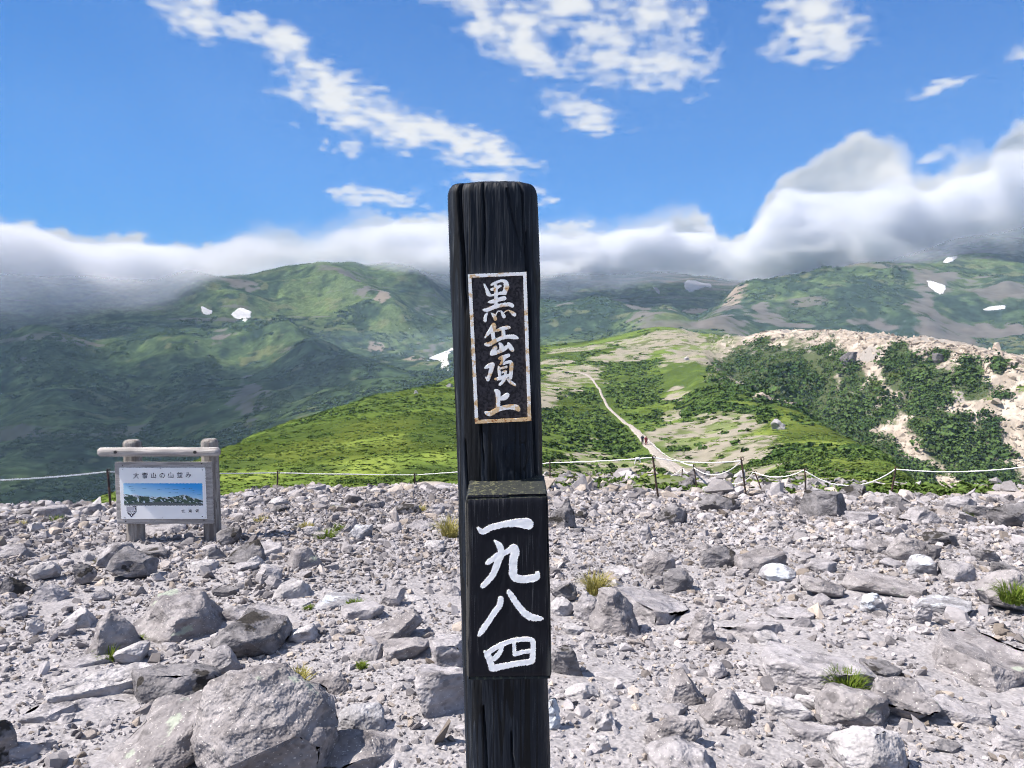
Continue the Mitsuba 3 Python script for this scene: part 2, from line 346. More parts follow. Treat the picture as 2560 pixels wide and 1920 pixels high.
BARE = spots([(1440, 940, 70, 26), (1340, 975, 60, 30), (1780, 1150, 130, 30), (1700, 1090, 80, 26), (1790, 1075, 90, 30), (1830, 1115, 90, 22), (1600, 1165, 110, 16), (1480, 1175, 90, 16), (1400, 1205, 80, 9), (1650, 1195, 200, 8), (1950, 1215, 140, 9), (1560, 890, 70, 9), (1660, 850, 110, 14),
              (1760, 885, 90, 22), (1590, 875, 60, 7), (1450, 872, 60, 6), (1700, 830, 60, 8), (1390, 905, 40, 5), (1680, 1040, 25, 30), (1690, 985, 30, 14), (2000, 1195, 110, 10), (1880, 1180, 80, 10)], 18)
YELLOW = spots([(2010, 1060, 110, 22), (1930, 1020, 90, 14), (2080, 1110, 90, 20), (1690, 1000, 40, 40), (900, 1070, 90, 25), (980, 1105, 60, 40), (700, 1140, 130, 20), (820, 1110, 110, 30), (900, 1160, 120, 30), (1000, 1060, 60, 20), (620, 1190, 90, 14), (1090, 1140, 40, 20), (1930, 1075, 60, 12), (2140, 1150, 60, 14), (2060, 1150, 110, 16), (2200, 1180, 60, 10), (1900, 1130, 60, 10)], 18)
PINE = spots([(1560, 990, 130, 40), (1430, 1060, 130, 50), (1480, 1120, 110, 24), (1560, 930, 200, 26), (1500, 895, 130, 12), (1760, 960, 120, 40), (1850, 925, 100, 30), (1660, 835, 60, 8), (1850, 850, 60, 12), (1800, 1010, 100, 22), (1580, 940, 90, 20), (1820, 1085, 40, 8), (900, 1010, 90, 16), (800, 1060, 110, 14),
              (1080, 1020, 90, 30), (1090, 1090, 70, 16), (760, 1085, 120, 9), (620, 1160, 70, 9), (1080, 1180, 70, 14), (800, 1170, 70, 8), (1960, 1160, 70, 6), (1560, 1165, 80, 8), (1640, 1185, 40, 8), (1420, 1150, 60, 10), (1930, 1195, 60, 6)], 18)
TAN_TOP = spots([(1790, 880, 90, 22), (1950, 838, 70, 12), (1880, 842, 50, 8)], 18)
GREEN = [(1835, 905, 50, 22), (1850, 940, 70, 40), (1900, 880, 50, 26), (1930, 915, 80, 45), (1960, 960, 90, 60), (2030, 1010, 80, 70), (2100, 1090, 80, 70), (2180, 1150, 70, 60), (2250, 1190, 80, 40), (2060, 860, 40, 26), (2090, 900, 36, 36), (2130, 940, 30, 40), (2170, 980, 34, 40),
         (2210, 1020, 40, 36), (2240, 890, 40, 36), (2270, 925, 60, 40), (2330, 950, 46, 40), (2360, 980, 30, 30), (2290, 990, 40, 40), (2320, 1040, 44, 50), (2370, 1090, 56, 56), (2420, 1130, 60, 60), (2470, 1170, 56, 60), (2500, 1200, 50, 40), (2420, 925, 34, 34), (2440, 965, 30, 34), (2500, 905, 16, 16), (2505, 980, 20, 18),
         (2470, 1060, 24, 30), (2490, 1090, 16, 14), (2350, 885, 28, 12), (2150, 1060, 40, 40), (1905, 850, 26, 12), (1990, 880, 20, 12), (2400, 1060, 30, 26), (2505, 1130, 12, 14), (2300, 1200, 40, 30), (2490, 1225, 60, 12)]
GREENS = spots(GREEN, 190)
CREST_R = LINES[6]


def cover_terms(x, y, lib):
    """(bare, yellow, pine): ground cover of the near hillside; lib is numpy or drjit"""
    if lib is np:
        F3, mx, ss = nfbm, np.maximum, sst
        fb = lambda s, k, o: nfbm(x / s, y / s, k, o)  # noqa: E731
    else:
        mx, ss = dr.maximum, mikit.smoothstep
        fb = lambda s, k, o: mikit.fbm(x / s, y / s, k, o)  # noqa: E731
    edge = (fb(22.0, 1.3, 4) - .5) * 2.2
    fine = (fb(5.0, 2.9, 3) - .5) * 1.3
    bare = ss(.0, .35, spot_field(x, y, BARE, mx) + .30 + edge * .8 + fine * .9)
    pine = ss(-.1, .35, spot_field(x, y, PINE, mx) + .28 + edge * .9 + fine * .8)
    yel = ss(-.3, .5, spot_field(x, y, YELLOW, mx) + edge * .6)
    loose = ss(.55, .64, fb(26.0, 8.1, 4) + fine * .10)
    pine = mx(pine, loose * (1 - yel * .6)) * (1 - .55 * ss(.50, .60, fb(11.0, 4.7, 3)))
    return bare, yel, pine


def hill_color(p, n, uv):
    x, y = p.x, p.y
    bare, yel, pine = cover_terms(x, y, dr)
    f1, f2 = FB(p, 1.4, 3.3, 3), FB(p, 7.0, 5.5, 3)
    r = dr.sqrt(x * x + y * y)
    grass = mikit.mix(mi.Color3f(.055, .092, .020), mi.Color3f(.100, .140, .030), f2)
    grass = mikit.mix(grass, mi.Color3f(.150, .190, .042), yel * .65)
    band = mikit.fbm((x * .75 + y * .66) / 34, (x * .66 - y * .75) / 9, 3.9, 4)
    grass = grass * (.72 + .56 * f1) * (.62 + .76 * mikit.smoothstep(.32, .66, band))
    gravel = mikit.mix(mi.Color3f(.205, .192, .158), mi.Color3f(.285, .263, .215), f2) * (.75 + .5 * f1)
    c = mikit.mix(grass, mi.Color3f(.055, .085, .024) * (.7 + .6 * f1), pine * .8)
    # low plants creep over the bare ground
    creep = mikit.smoothstep(.48, .60, FB(p, 3.0, 9.9, 4) * .6 + f2 * .4)
    c = mikit.mix(c, mikit.mix(gravel, grass, creep * .75), bare)
    # crumbling pale wall of the gully where it is steep
    az = dr.atan2(x, y) * 57.3
    wall = mikit.smoothstep(14.0, 16.0, az + (f2 - .5) * 4) * mikit.smoothstep(205, 228, r) * mikit.smoothstep(.97, .90, n.z + (f1 - .5) * .05)
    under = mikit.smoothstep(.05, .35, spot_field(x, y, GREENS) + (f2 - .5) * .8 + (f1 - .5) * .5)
    rim = mikit.smoothstep(15.6, 17.0, az) * mikit.smoothstep(280, 300, r)
    band = FB(p, 3.0, 2.2, 4)
    rock = mikit.mix(mi.Color3f(.25, .22, .19), mi.Color3f(.43, .385, .335), mikit.smoothstep(.3, .7, band))
    rock = rock * (.72 + .5 * FB(p, 1.1, 3.9, 3))
    rock = mikit.mix(rock, mi.Color3f(.25, .235, .225), mikit.smoothstep(.54, .70, FB(p, 12.0, 7.7, 3)))
    c = mikit.mix(c, rock, dr.maximum(wall, rim))
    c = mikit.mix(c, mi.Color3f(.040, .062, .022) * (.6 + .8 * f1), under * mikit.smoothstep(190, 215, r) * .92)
    # ground beside the summit scree
    near = mikit.smoothstep(24, 15, r + (f2 - .5) * 9 + (N(p, 2.2, 4.4) - .5) * 5)
    grav2 = mikit.mix(mi.Color3f(.30, .27, .26), mi.Color3f(.40, .37, .36), f1)
    plants = mikit.smoothstep(.54, .62, FB(p, 1.6, 6.6, 3))
    c = mikit.mix(c, mikit.mix(grav2, mi.Color3f(.08, .11, .03), plants * mikit.smoothstep(12, 15, r)), near)
    return c


def mount_color(p, n, uv):
    return mount_base(p, n, uv) * .66


def mount_base(p, n, uv):
    x, y = p.x, p.y
    r = dr.sqrt(x * x + y * y)
    q1, q2, q3 = FB(p, 260.0, 1.1, 4), FB(p, 70.0, 2.1, 4), FB(p, 16.0, 3.1, 3)
    strk = mikit.fbm(x / 240, y / 60 + p.z / 30, 4.4, 4)
    dark, mid, lit = mi.Color3f(.026, .050, .030), mi.Color3f(.055, .092, .038), mi.Color3f(.095, .14, .052)
    t = q2 * .5 + q1 * .25 + q3 * .25
    c = mikit.mix(dark, mid, mikit.smoothstep(.40, .52, t))
    c = mikit.mix(c, lit, mikit.smoothstep(.52, .64, t + (q1 - .5) * .3))
    q4 = FB(p, 5.0, 6.1, 3)
    c = c * (.55 + .9 * q3) * (.5 + 1.0 * q4)
    c = mikit.mix(c, mi.Color3f(.15, .165, .075) * (.6 + .8 * q4), mikit.smoothstep(.60, .68, FB(p, 34.0, 7.7, 4)) * .7)
    scree = mi.Color3f(.155, .140, .140)
    s = spot_field(x, y, SCREE) + (q2 - .5) * 2.6 + (q3 - .5) * 1.9 - .12
    c = mikit.mix(c, scree * (.7 + .6 * q3), mikit.smoothstep(.0, .5, s) * .85)
    s2 = mikit.smoothstep(.60, .66, strk * .7 + q2 * .3 + mikit.smoothstep(.85, .6, n.z) * .12)
    c = mikit.mix(c, mi.Color3f(.165, .150, .14) * (.7 + .6 * q3), s2 * .75)
    tan = spot_field(x, y, TANS) + (q2 - .5) * 1.7 + (q3 - .5) * 1.2
    c = mikit.mix(c, mi.Color3f(.29, .245, .20) * (.75 + .5 * q3), mikit.smoothstep(.0, .35, tan))
    far = mikit.smoothstep(3600, 4000, r)
    c = mikit.mix(c, mikit.mix(mi.Color3f(.05, .07, .05), mi.Color3f(.17, .145, .13), mikit.smoothstep(.42, .6, strk)), far)
    return c


SCREE = spots([(555, 905, 26, 40), (620, 735, 45, 26), (410, 810, 40, 40), (620, 1050, 36, 40), (880, 735, 40, 10), (930, 775, 40, 10), (1080, 900, 60, 22), (1075, 800, 60, 16), (1820, 795, 70, 22), (1900, 775, 60, 14), (1600, 770, 40, 14),
               (2330, 745, 50, 40), (2310, 780, 40, 30), (2490, 770, 80, 22), (2300, 850, 60, 8), (2330, 815, 90, 8), (2200, 790, 90, 8), (2460, 820, 120, 10), (440, 850, 60, 14), (1420, 775, 40, 10), (1830, 770, 60, 12), (2020, 815, 70, 7), (1950, 795, 120, 6), (2380, 660, 60, 20), (2540, 640, 60, 30)], 600)
TANS = spots([(935, 848, 20, 10), (1060, 910, 60, 14), (1650, 778, 50, 6), (1840, 745, 26, 18), (2160, 672, 40, 16), (2120, 690, 40, 12), (2340, 655, 40, 12), (1970, 700, 50, 7), (2270, 830, 40, 8), (1745, 781, 50, 5), (960, 790, 20, 16), (900, 962, 40, 6), (2170, 675, 60, 10), (2400, 630, 40, 10)], 600)


def scree_color(p, n, uv):
    f1, f2, f3 = FB(p, .055, 3.3, 3), FB(p, .5, 5.5, 3), N(p, .012, 1.0)
    c = mikit.mix(mi.Color3f(.220, .213, .224), mi.Color3f(.350, .340, .358), f1 * .55 + f2 * .45)
    c = c * (.78 + .44 * f3)
    return c


def scree_bump(p, n, uv):
    return FB(p, .05, 3.3, 4) * .8 + FB(p, .014, 1.3, 2) * .35


scene['mat_scree'] = {'type': 'twosided', 'bsdf': {'type': 'bumpmap', 'arbitrary': mikit.proc(scree_bump, eps=.004), 'scale': .03, 'bsdf': {'type': 'diffuse', 'reflectance': mikit.proc(scree_color)}}}
scene['mat_hill'] = {'type': 'twosided', 'bsdf': {'type': 'diffuse', 'reflectance': mikit.proc(hill_color)}}
scene['mat_mountain'] = {'type': 'twosided', 'bsdf': {'type': 'diffuse', 'reflectance': mikit.proc(mount_color)}}
R1, R2 = 13.5, 560.0
scene['ground'] = mikit.ply(sheet(azset(.3, 40), np.concatenate([[.05, .5, 1.2], np.exp(np.linspace(math.log(1.8), math.log(R1), 230))])), 'mat_scree', smooth=True)
scene['hillside'] = mikit.ply(sheet(azset(.15), np.exp(np.linspace(math.log(R1), math.log(R2), 370))), 'mat_hill', smooth=True)
scene['mountains'] = mikit.ply(sheet(azset(.13), np.concatenate([np.exp(np.linspace(math.log(R2), math.log(5200), 320)), [5600, 6200, 7000]])), 'mat_mountain', smooth=True)
for k in ('ground', 'hillside', 'mountains'):
    labels[k] = {'kind': 'structure'}
# ---------------------------------------------------------------- rocks
def rock_tex(a, b, speck, lichen=None, lich_t=.66):
    def fn(p, n, uv):
        f1, f2 = mikit.fbm(p.x * 9, p.y * 9, p.z * 9, 4), mikit.fbm(p.x * 40, p.y * 40, p.z * 40, 3)
        c = mikit.mix(mi.Color3f(*a), mi.Color3f(*b), mikit.smoothstep(.3, .7, f1)) * (.72 + .56 * f2)
        c = c * (1 - .22 * mikit.smoothstep(.68, .85, mikit.noise(p.x * 55, p.y * 55, p.z * 55 + 3)))
        # pale crystals in the lava
        s = mikit.noise(p.x * 150, p.y * 150, p.z * 150)
        c = mikit.mix(c, mi.Color3f(.62, .60, .58), mikit.smoothstep(.82, .92, s) * speck)
        c = c * (1 - .45 * mikit.smoothstep(.60, .70, mikit.fbm(p.x * 16, p.y * 16, p.z * 16 + 5, 4)) * .7)
        if lichen is not None:
            l = mikit.smoothstep(lich_t, lich_t + .08, mikit.fbm(p.x * 7 + 3, p.y * 7, p.z * 7, 5) + (f2 - .5) * .25 + n.z * .05)
            c = mikit.mix(c, mi.Color3f(*lichen) * (.7 + .6 * f2), l)
        return c
    return fn


def rock_bump(p, n, uv):
    return mikit.fbm(p.x * 22, p.y * 22, p.z * 30, 4) + .35 * mikit.fbm(p.x * 110, p.y * 110, p.z * 110, 2)


TONES = {'g': rock_tex((.225, .217, .232), (.335, .325, .347), .8), 'm': rock_tex((.182, .172, .180), (.285, .272, .284), .9, (.29, .32, .28), .74), 'd': rock_tex((.122, .119, .128), (.212, .206, .220), .4, (.040, .038, .037), .60),
         'p': rock_tex((.300, .292, .306), (.410, .400, .420), .5), 'b': rock_tex((.235, .235, .257), (.33, .332, .36), .5, (.44, .475, .53), .55)}
for k, fn in TONES.items():
    scene['mat_rock_' + k] = {'type': 'bumpmap', 'arbitrary': mikit.proc(rock_bump, eps=.004), 'scale': .026, 'bsdf': {'type': 'diffuse', 'reflectance': mikit.proc(fn)}}


def refined(m, length):
    q = m3.Manifold(m3.Mesh(np.asarray(m.vertices, np.float32), np.asarray(m.faces, np.uint32))).refine_to_length(float(length)).to_mesh()
    return trimesh.Trimesh(q.vert_properties[:, :3].astype(float), q.tri_verts, process=False)


def hull_rock(seed, kind='b'):
    """an angular stone: a block cut by random planes, in a unit box"""
    g = np.random.default_rng(seed)
    n = {'b': 15, 'p': 12, 'r': 22, 's': 15, 'f': 16, 't': 9}[kind]
    v = g.normal(size=(n, 3))
    v /= np.linalg.norm(v, axis=1, keepdims=True)
    off = g.uniform(.62, 1.0, n) if kind != 'r' else g.uniform(.84, 1.0, n)
    if kind == 'p':
        v[:, 2] = np.abs(v[:, 2]) * .6 + .12
        v /= np.linalg.norm(v, axis=1, keepdims=True)
        off = g.uniform(.5, .75, n)
    if kind in 'sf':
        v = np.vstack([v, [[g.normal() * .08, g.normal() * .08, 1.0], [.02, 0, -1.0]]])
        off = np.concatenate([off, [.35, .5]])
    box = np.array([[1, 0, 0], [-1, 0, 0], [0, 1, 0], [0, -1, 0], [0, 0, 1], [0, 0, -1.0]])
    from scipy.spatial import HalfspaceIntersection
    hs = np.vstack([np.c_[v, -off], np.c_[box, -np.array([1, 1, 1, 1, 1, .8 if kind != 'p' else .55])]])
    pts = HalfspaceIntersection(hs, np.zeros(3)).intersections
    m = trimesh.convex.convex_hull(pts)
    a = g.uniform(0, 6.28)
    m.apply_transform(trimesh.transformations.rotation_matrix(a, [0, 0, 1]))
    lo, hi = m.bounds
    m.apply_translation(-(lo + hi) / 2)
    m.apply_scale(1 / (hi - lo))
    return m


def rock_mesh(seed, w, d, h, kind, res, wedge=0.0):
    m = hull_rock(seed, kind)
    m.apply_scale([w, d, h])
    m = refined(m, max(w, d) * res)
    trimesh.smoothing.filter_laplacian(m, lamb=.4, iterations=1, volume_constraint=False)
    if wedge:
        p = np.array(m.vertices)
        p[:, 2] = -h / 2 + (p[:, 2] + h / 2) * np.clip(.56 + wedge * p[:, 0] / w, .08, 1.1)
        m.vertices = p
    s = (w + d + h) / 3
    n = np.array(m.vertex_normals)
    p = np.array(m.vertices) + seed * 3.7
    layer = (nfbm(p[:, 0] / s * .8, p[:, 1] / s * .8, p[:, 2] / s * 7, 2) - .5) * .05
    disp = (nfbm(p[:, 0] / s * 2.2, p[:, 1] / s * 2.2, p[:, 2] / s * 2.6, 4) - .5) * .15 + layer - np.abs(nfbm(p[:, 0] / s * 3.1, p[:, 1] / s * 3.1 + 4, p[:, 2] / s * 3.1, 3) - .5) * .12 + (nfbm(p[:, 0] / s * 9, p[:, 1] / s * 9, p[:, 2] / s * 9, 2) - .5) * .04
    dent = np.minimum(0, nfbm(p[:, 0] / s * 1.3 + 9, p[:, 1] / s * 1.3, p[:, 2] / s * 1.3, 2) - .42) * .30
    amp = s if kind not in 'sf' else min(s, h * 1.6)
    m.vertices = np.array(m.vertices) + n * ((disp + dent) * amp)[:, None]
    return m


# crop 0 lies left of the post, crop 1 right of it: (crop, u, v of the foot, width, height, kind, tone, label)
ROCKS = [
    (0, 1235, 1450, 590, 470, 'r', 'm', 'largest speckled brown boulder, cut by the bottom edge left of the post'),
    (0, 730, 1420, 600, 420, 'b', 'm', 'long sloping slab leaning against the left side of the largest boulder'),
    (0, 1660, 1370, 400, 260, 'b', 'm', 'low broken shoulder of rock at the right foot of the largest boulder'),
    (0, 835, 1045, 345, 165, 'r', 'd', 'dark humped rock just behind the long sloping slab'),
    (0, 825, 750, 380, 200, 'p', 'm', 'broad pyramid shaped boulder in the middle of the left half'),
    (0, 535, 845, 225, 205, 'p', 'm', 'pointed grey rock with green moss at its foot, left of the broad pyramid boulder'),
    (0, 608, 858, 135, 88, 'b', 'p', 'small cream white stone in front of the mossy pointed rock'),
    (0, 1165, 838, 335, 175, 'r', 'd', 'boulder with a pale top and a black overhanging front'),
    (0, 1030, 910, 145, 120, 'b', 'g', 'grey block under the overhanging dark fronted boulder'),
    (0, 1812, 765, 250, 195, 'b', 'm', 'tall leaning block left of the white number plate'),
    (0, 1600, 612, 290, 130, 's', 'b', 'flat slab with whitish blue lichen behind the tall leaning block'),
    (0, 1668, 655, 185, 92, 's', 'g', 'grey wedge with a grass strip along its back edge'),
    (0, 1815, 595, 110, 95, 'b', 'g', 'blocky stone right of the lichen slab'),
    (0, 1345, 558, 185, 98, 'p', 'p', 'pale rock with a sharp ridge, left of the lichen slab'),
    (0, 1242, 485, 110, 88, 'r', 'g', 'rounded stone behind the pale ridged rock'),
    (0, 1265, 508, 80, 58, 'r', 'g', 'small round stone leaning on the rounded one before the pale ridged rock'),
    (0, 1405, 415, 160, 105, 'p', 'm', 'brown pyramid rock standing alone on fine gravel left of the post'),
    (0, 1128, 388, 170, 95, 'p', 'd', 'dark pyramid rock right below the information board'),
    (0, 610, 460, 200, 130, 'b', 'd', 'dark angular boulder in front of the left leg of the information board'),
    (0, 545, 400, 160, 100, 'r', 'g', 'smooth grey boulder at the foot of the left leg of the information board'),
    (0, 1052, 297, 112, 76, 'b', 'd', 'dark cube of rock right of the right leg of the information board'),
    (0, 72, 525, 130, 80, 'p', 'd', 'dark wedge of rock at the far left edge'),
    (0, 396, 475, 85, 80, 'b', 'd', 'narrow dark stone left of the dark angular boulder'),
    (0, 208, 448, 110, 62, 'r', 'p', 'pale rounded stone between the left edge and the narrow dark stone'),
    (0, 695, 370, 155, 54, 's', 'd', 'flat dark slab between the legs of the information board'),
    (0, 1658, 284, 112, 70, 'b', 'b', 'white lichen covered stone left of the yellow grass tuft'),
    (0, 1880, 168, 122, 52, 'b', 'd', 'dark block near the rim of the scree left of the post'),
    (0, 1718, 138, 110, 44, 's', 'd', 'dark flat stone on the rim of the scree, left of the dark block'),
    (0, 1938, 248, 130, 58, 'b', 'g', 'grey block left of the yellow grass tuft, nearer than the dark block'),
    (0, 2018, 168, 60, 60, 'r', 'g', 'small round rock right of the dark block on the rim'),
    (0, 428, 168, 70, 56, 'b', 'g', 'grey stone on the rim just left of the information board'),
    (0, 245, 172, 150, 56, 's', 'g', 'long low rock on the rim left of the information board'),
    (0, 1292, 156, 110, 46, 'p', 'd', 'dark peaked stone on the rim right of the information board'),
    (0, 1625, 238, 80, 74, 'p', 'g', 'peaked grey stone behind the white lichen covered stone'),
    (0, 1390, 760, 140, 82, 'b', 'p', 'whitish block right of the overhanging dark fronted boulder'),
    (0, 1865, 845, 215, 112, 's', 'm', 'brown slab in front of the tall leaning block'),
    (0, 1690, 860, 180, 86, 'p', 'm', 'low brown peak left of the brown slab'),
    (0, 2045, 1115, 240, 240, 's', 'g', 'big grey slab with a smooth face beside the foot of the post'),
    (0, 2080, 885, 190, 155, 's', 'g', 'smooth tilted slab left of the lower number plate'),
    (0, 1505, 1020, 210, 115, 'p', 'm', 'brown rock with a dark right face beside the dry grass tuft'),
    (0, 1665, 1205, 215, 140, 'r', 'b', 'bluish grey rock right of the largest boulder'),
    (0, 360, 690, 125, 85, 'p', 'p', 'pale pointed stone left of the mossy pointed rock'),
    (0, 235, 560, 150, 75, 'p', 'g', 'flat topped stone with a pointed back near the left edge'),
    (0, 160, 718, 62, 60, 'b', 'p', 'upright whitish stone near the left edge'),
    (0, 285, 732, 100, 58, 's', 'g', 'thin tilted stone right of the upright whitish one'),
    (0, 10, 1330, 110, 170, 'r', 'd', 'dark rock cut by the left edge near the bottom corner'),
    (0, 140, 1300, 170, 80, 'r', 'g', 'low mound of rock in the bottom left corner'),
    (0, 310, 1150, 60, 55, 'b', 'g', 'small block on the layered bedrock at lower left'),
    (0, 2020, 338, 70, 45, 'b', 'g', 'grey block next to two pale ones on the bare gravel left of the post'),
    (0, 2000, 318, 90, 48, 's', 'p', 'pale stone left of the post on bare gravel'),
    (0, 750, 258, 180, 58, 's', 'g', 'flat rock behind the legs of the information board'),
    (0, 992, 362, 92, 60, 'p', 'd', 'dark little peak under the right end of the information board'),
    (0, 728, 468, 55, 42, 'b', 'p', 'small white stone right of the dark angular boulder'),
    (0, 1200, 345, 185, 52, 'f', 'g', 'flat grey slab lying behind the dark pyramid rock'),
    (0, 945, 422, 110, 54, 's', 'p', 'pale tilted stone left of the row under the dark pyramid rock'),
    (0, 1130, 432, 125, 50, 's', 'g', 'layered stone in front of the dark pyramid rock'),
    (0, 395, 880, 220, 58, 's', 'g', 'ledge of bedrock with a black gap under it at left'),
    (0, 480, 965, 330, 40, 'f', 'p', 'thin pale layer of bedrock, highest of the layered ones at lower left'),
    (0, 460, 1030, 350, 44, 'f', 'p', 'thin pale layer of bedrock in the middle of the layered ones at lower left'),
    (0, 450, 1090, 330, 46, 'f', 'g', 'thin grey layer of bedrock, lowest of the layered ones at lower left'),
    (0, 230, 1135, 190, 76, 's', 'g', 'grey ledge left of the layered bedrock'),
    (0, 1190, 660, 300, 60, 'f', 'g', 'wide flush slab behind the boulder with the black overhang'),
    (0, 1090, 1020, 90, 60, 'b', 'g', 'grey stone squeezed behind the largest boulder'),
    (0, 640, 1010, 130, 60, 's', 'd', 'flat dark stone left of the dark humped rock'),
    (0, 1400, 600, 110, 52, 's', 'p', 'pale elongated stone in front of the pale ridged rock'),
    (0, 1240, 690, 120, 40, 's', 'g', 'thin stone on top of the flush slab'),
    (0, 60, 640, 90, 60, 'b', 'g', 'grey stone at the left edge in mid scree'),
    (0, 470, 560, 80, 48, 'b', 'g', 'small block left above the broad pyramid boulder'),
    (0, 1040, 540, 110, 50, 's', 'd', 'dark flat stone right above the broad pyramid boulder'),
    (0, 2090, 540, 90, 60, 'p', 'g', 'pointed stone close to the left side of the post'),
    (1, 85, 228, 135, 152, 'p', 'd', 'tall black topped boulder standing right beside the post'),
    (1, 587, 208, 130, 104, 'b', 'd', 'square boulder with a black patch, right of the black topped one'),
    (1, 805, 148, 175, 80, 'r', 'd', 'rounded boulder with a black lower face on the rim'),
    (1, 1290, 172, 195, 115, 'b', 'd', 'biggest block on the right rim, dark with slanting layers'),
    (1, 1412, 85, 128, 68, 'p', 'd', 'dark rock perched behind the biggest rim block'),
    (1, 1630, 132, 105, 62, 'b', 'd', 'dark block at the foot of the right hand fence post'),
    (1, 1728, 192, 160, 74, 'p', 'g', 'low grey rock right of the biggest rim block'),
    (1, 1918, 142, 115, 64, 'r', 'g', 'rounded grey boulder on the rim near the right edge'),
    (1, 2008, 178, 120, 60, 's', 'd', 'flat dark topped rock near the right edge of the rim'),
    (1, 2140, 218, 160, 110, 'b', 'd', 'large dark rock at the right edge of the rim'),
    (1, 168, 182, 68, 46, 'b', 'd', 'small dark stone right of the black topped boulder'),
    (1, 468, 278, 80, 74, 'p', 'g', 'grey pointed stone in the open gravel right of the post'),
    (1, 800, 402, 145, 98, 'b', 'd', 'very dark angular rock in the upper middle of the right half'),
    (1, 838, 362, 80, 62, 'b', 'd', 'dark stone propped behind the very dark angular rock'),
    (1, 990, 428, 228, 114, 's', 'm', 'broad brownish slab right of the very dark angular rock'),
    (1, 1072, 470, 150, 78, 'r', 'b', 'bluish stone with pale stripes in front of the broad brownish slab'),
    (1, 920, 445, 70, 70, 'b', 'g', 'upright stone before the left end of the broad brownish slab'),
    (1, 618, 515, 125, 106, 'r', 'd', 'dark round headed boulder right of the post, before two paler rocks'),
    (1, 530, 445, 150, 104, 'b', 'm', 'brown block behind the dark round headed boulder'),
    (1, 1272, 550, 180, 92, 'b', 'm', 'brown block in the centre of the right half'),
    (1, 1680, 375, 170, 106, 'r', 'm', 'brown boulder at right with a darker neighbour'),
    (1, 1785, 378, 65, 74, 'b', 'd', 'dark stone touching the right side of the brown boulder at right'),
    (1, 1822, 304, 125, 58, 'b', 'd', 'dark flat topped rock above the brown boulder at right'),
    (1, 1732, 445, 112, 92, 'r', 'b', 'whitish blue rock below the brown boulder at right'),
    (1, 2038, 390, 106, 64, 's', 'd', 'dark wedge resting near the right edge'),
    (1, 1898, 470, 138, 84, 'b', 'g', 'grey rock pair near the right edge, under the dark wedge'),
    (1, 1515, 625, 95, 98, 'r', 'b', 'smooth bluish round rock right of the centre block'),
    (1, 322, 725, 228, 204, 'p', 'm', 'large reddish grey boulder right of the post with a flush slab behind it'),
    (1, 190, 652, 105, 132, 'b', 'g', 'rock under the grass tuft, left of the reddish grey boulder'),
    (1, 470, 672, 430, 230, 'f', 'g', 'very wide flush slab behind the reddish grey boulder'),
    (1, 735, 750, 130, 138, 'p', 'm', 'peaked rock at the right end of the very wide flush slab'),
    (1, 935, 725, 310, 92, 'f', 'g', 'flush cracked slab right of the peaked rock'),
    (1, 1030, 765, 112, 62, 's', 'p', 'pale slab stone in front of the flush cracked slab'),
    (1, 1260, 965, 440, 150, 's', 'g', 'great flat slab with a shadowed front edge above the green tuft'),
    (1, 1545, 940, 150, 90, 's', 'd', 'dark broken corner right of the great flat slab'),
    (1, 1662, 1115, 235, 165, 'b', 'm', 'brown boulder with a dark right side, right of the green tuft'),
    (1, 1405, 1135, 272, 156, 'r', 'm', 'wide brown rock just below the green tuft'),
    (1, 2130, 605, 210, 165, 'b', 'm', 'big brown boulder with grass on it at the right edge'),
    (1, 2060, 960, 430, 360, 'f', 'm', 'huge smooth flush slab at the right edge'),
    (1, 1485, 1390, 315, 200, 'r', 'p', 'pale rounded boulder cut by the bottom edge at right'),
    (1, 585, 1265, 232, 150, 'r', 'm', 'brown rounded boulder at the bottom, right of the post'),
    (1, 660, 1065, 185, 164, 'p', 'm', 'brown peak shaped rock at lower right of the post'),
    (1, 832, 1150, 232, 168, 'p', 'm', 'brown sloping rock right of the brown peak shaped rock'),
    (1, 172, 1038, 156, 86, 'b', 'p', 'pale oblong block near the foot of the post'),
    (1, 605, 1400, 275, 150, 'r', 'g', 'wide grey rock cut by the bottom edge right of the post'),
    (1, 280, 1178, 84, 92, 'b', 'p', 'pale upright cube below the pale oblong block'),
    (1, 200, 788, 82, 72, 'b', 'g', 'grey cube below the pale layered stone right of the post'),
    (1, 80, 635, 102, 86, 'r', 'p', 'pale rounded stone touching the right side of the post'),
    (1, 135, 718, 100, 56, 's', 'p', 'pale layered stone right of the post'),
    (1, 105, 935, 150, 160, 'b', 'd', 'dark rock in shade right behind the post'),
    (1, 275, 1270, 68, 76, 'b', 'p', 'pale stone at the bottom, left of the brown rounded boulder'),
    (1, 955, 1040, 162, 46, 's', 'p', 'thin pale slab in the lower middle of the right half'),
    (1, 1125, 1100, 172, 80, 's', 'p', 'whitish slab left below the green tuft'),
    (1, 1220, 1060, 112, 56, 'b', 'p', 'whitish block left of the green tuft'),
    (1, 592, 1120, 126, 76, 'b', 'g', 'dark gapped stone above the brown rounded boulder'),
    (1, 310, 1062, 90, 76, 'b', 'p', 'pale lump right of the pale oblong block'),
    (1, 800, 920, 82, 72, 'b', 'g', 'grey cube alone on gravel left of the great flat slab'),
    (1, 1572, 535, 330, 80, 's', 'm', 'long flat brown rock in the right half'),
    (1, 1830, 625, 200, 84, 's', 'b', 'flat white stone at right before the long flat brown rock'),
    (1, 1740, 675, 74, 86, 'b', 'g', 'split upright stone at right below the flat white stone'),
    (1, 1280, 425, 120, 56, 's', 'g', 'flat grey stone above the centre block'),
    (1, 1125, 655, 190, 72, 'f', 'g', 'low flush rock above the flush cracked slab'),
    (1, 320, 965, 240, 130, 'f', 'p', 'pale flush slab at lower right of the post'),
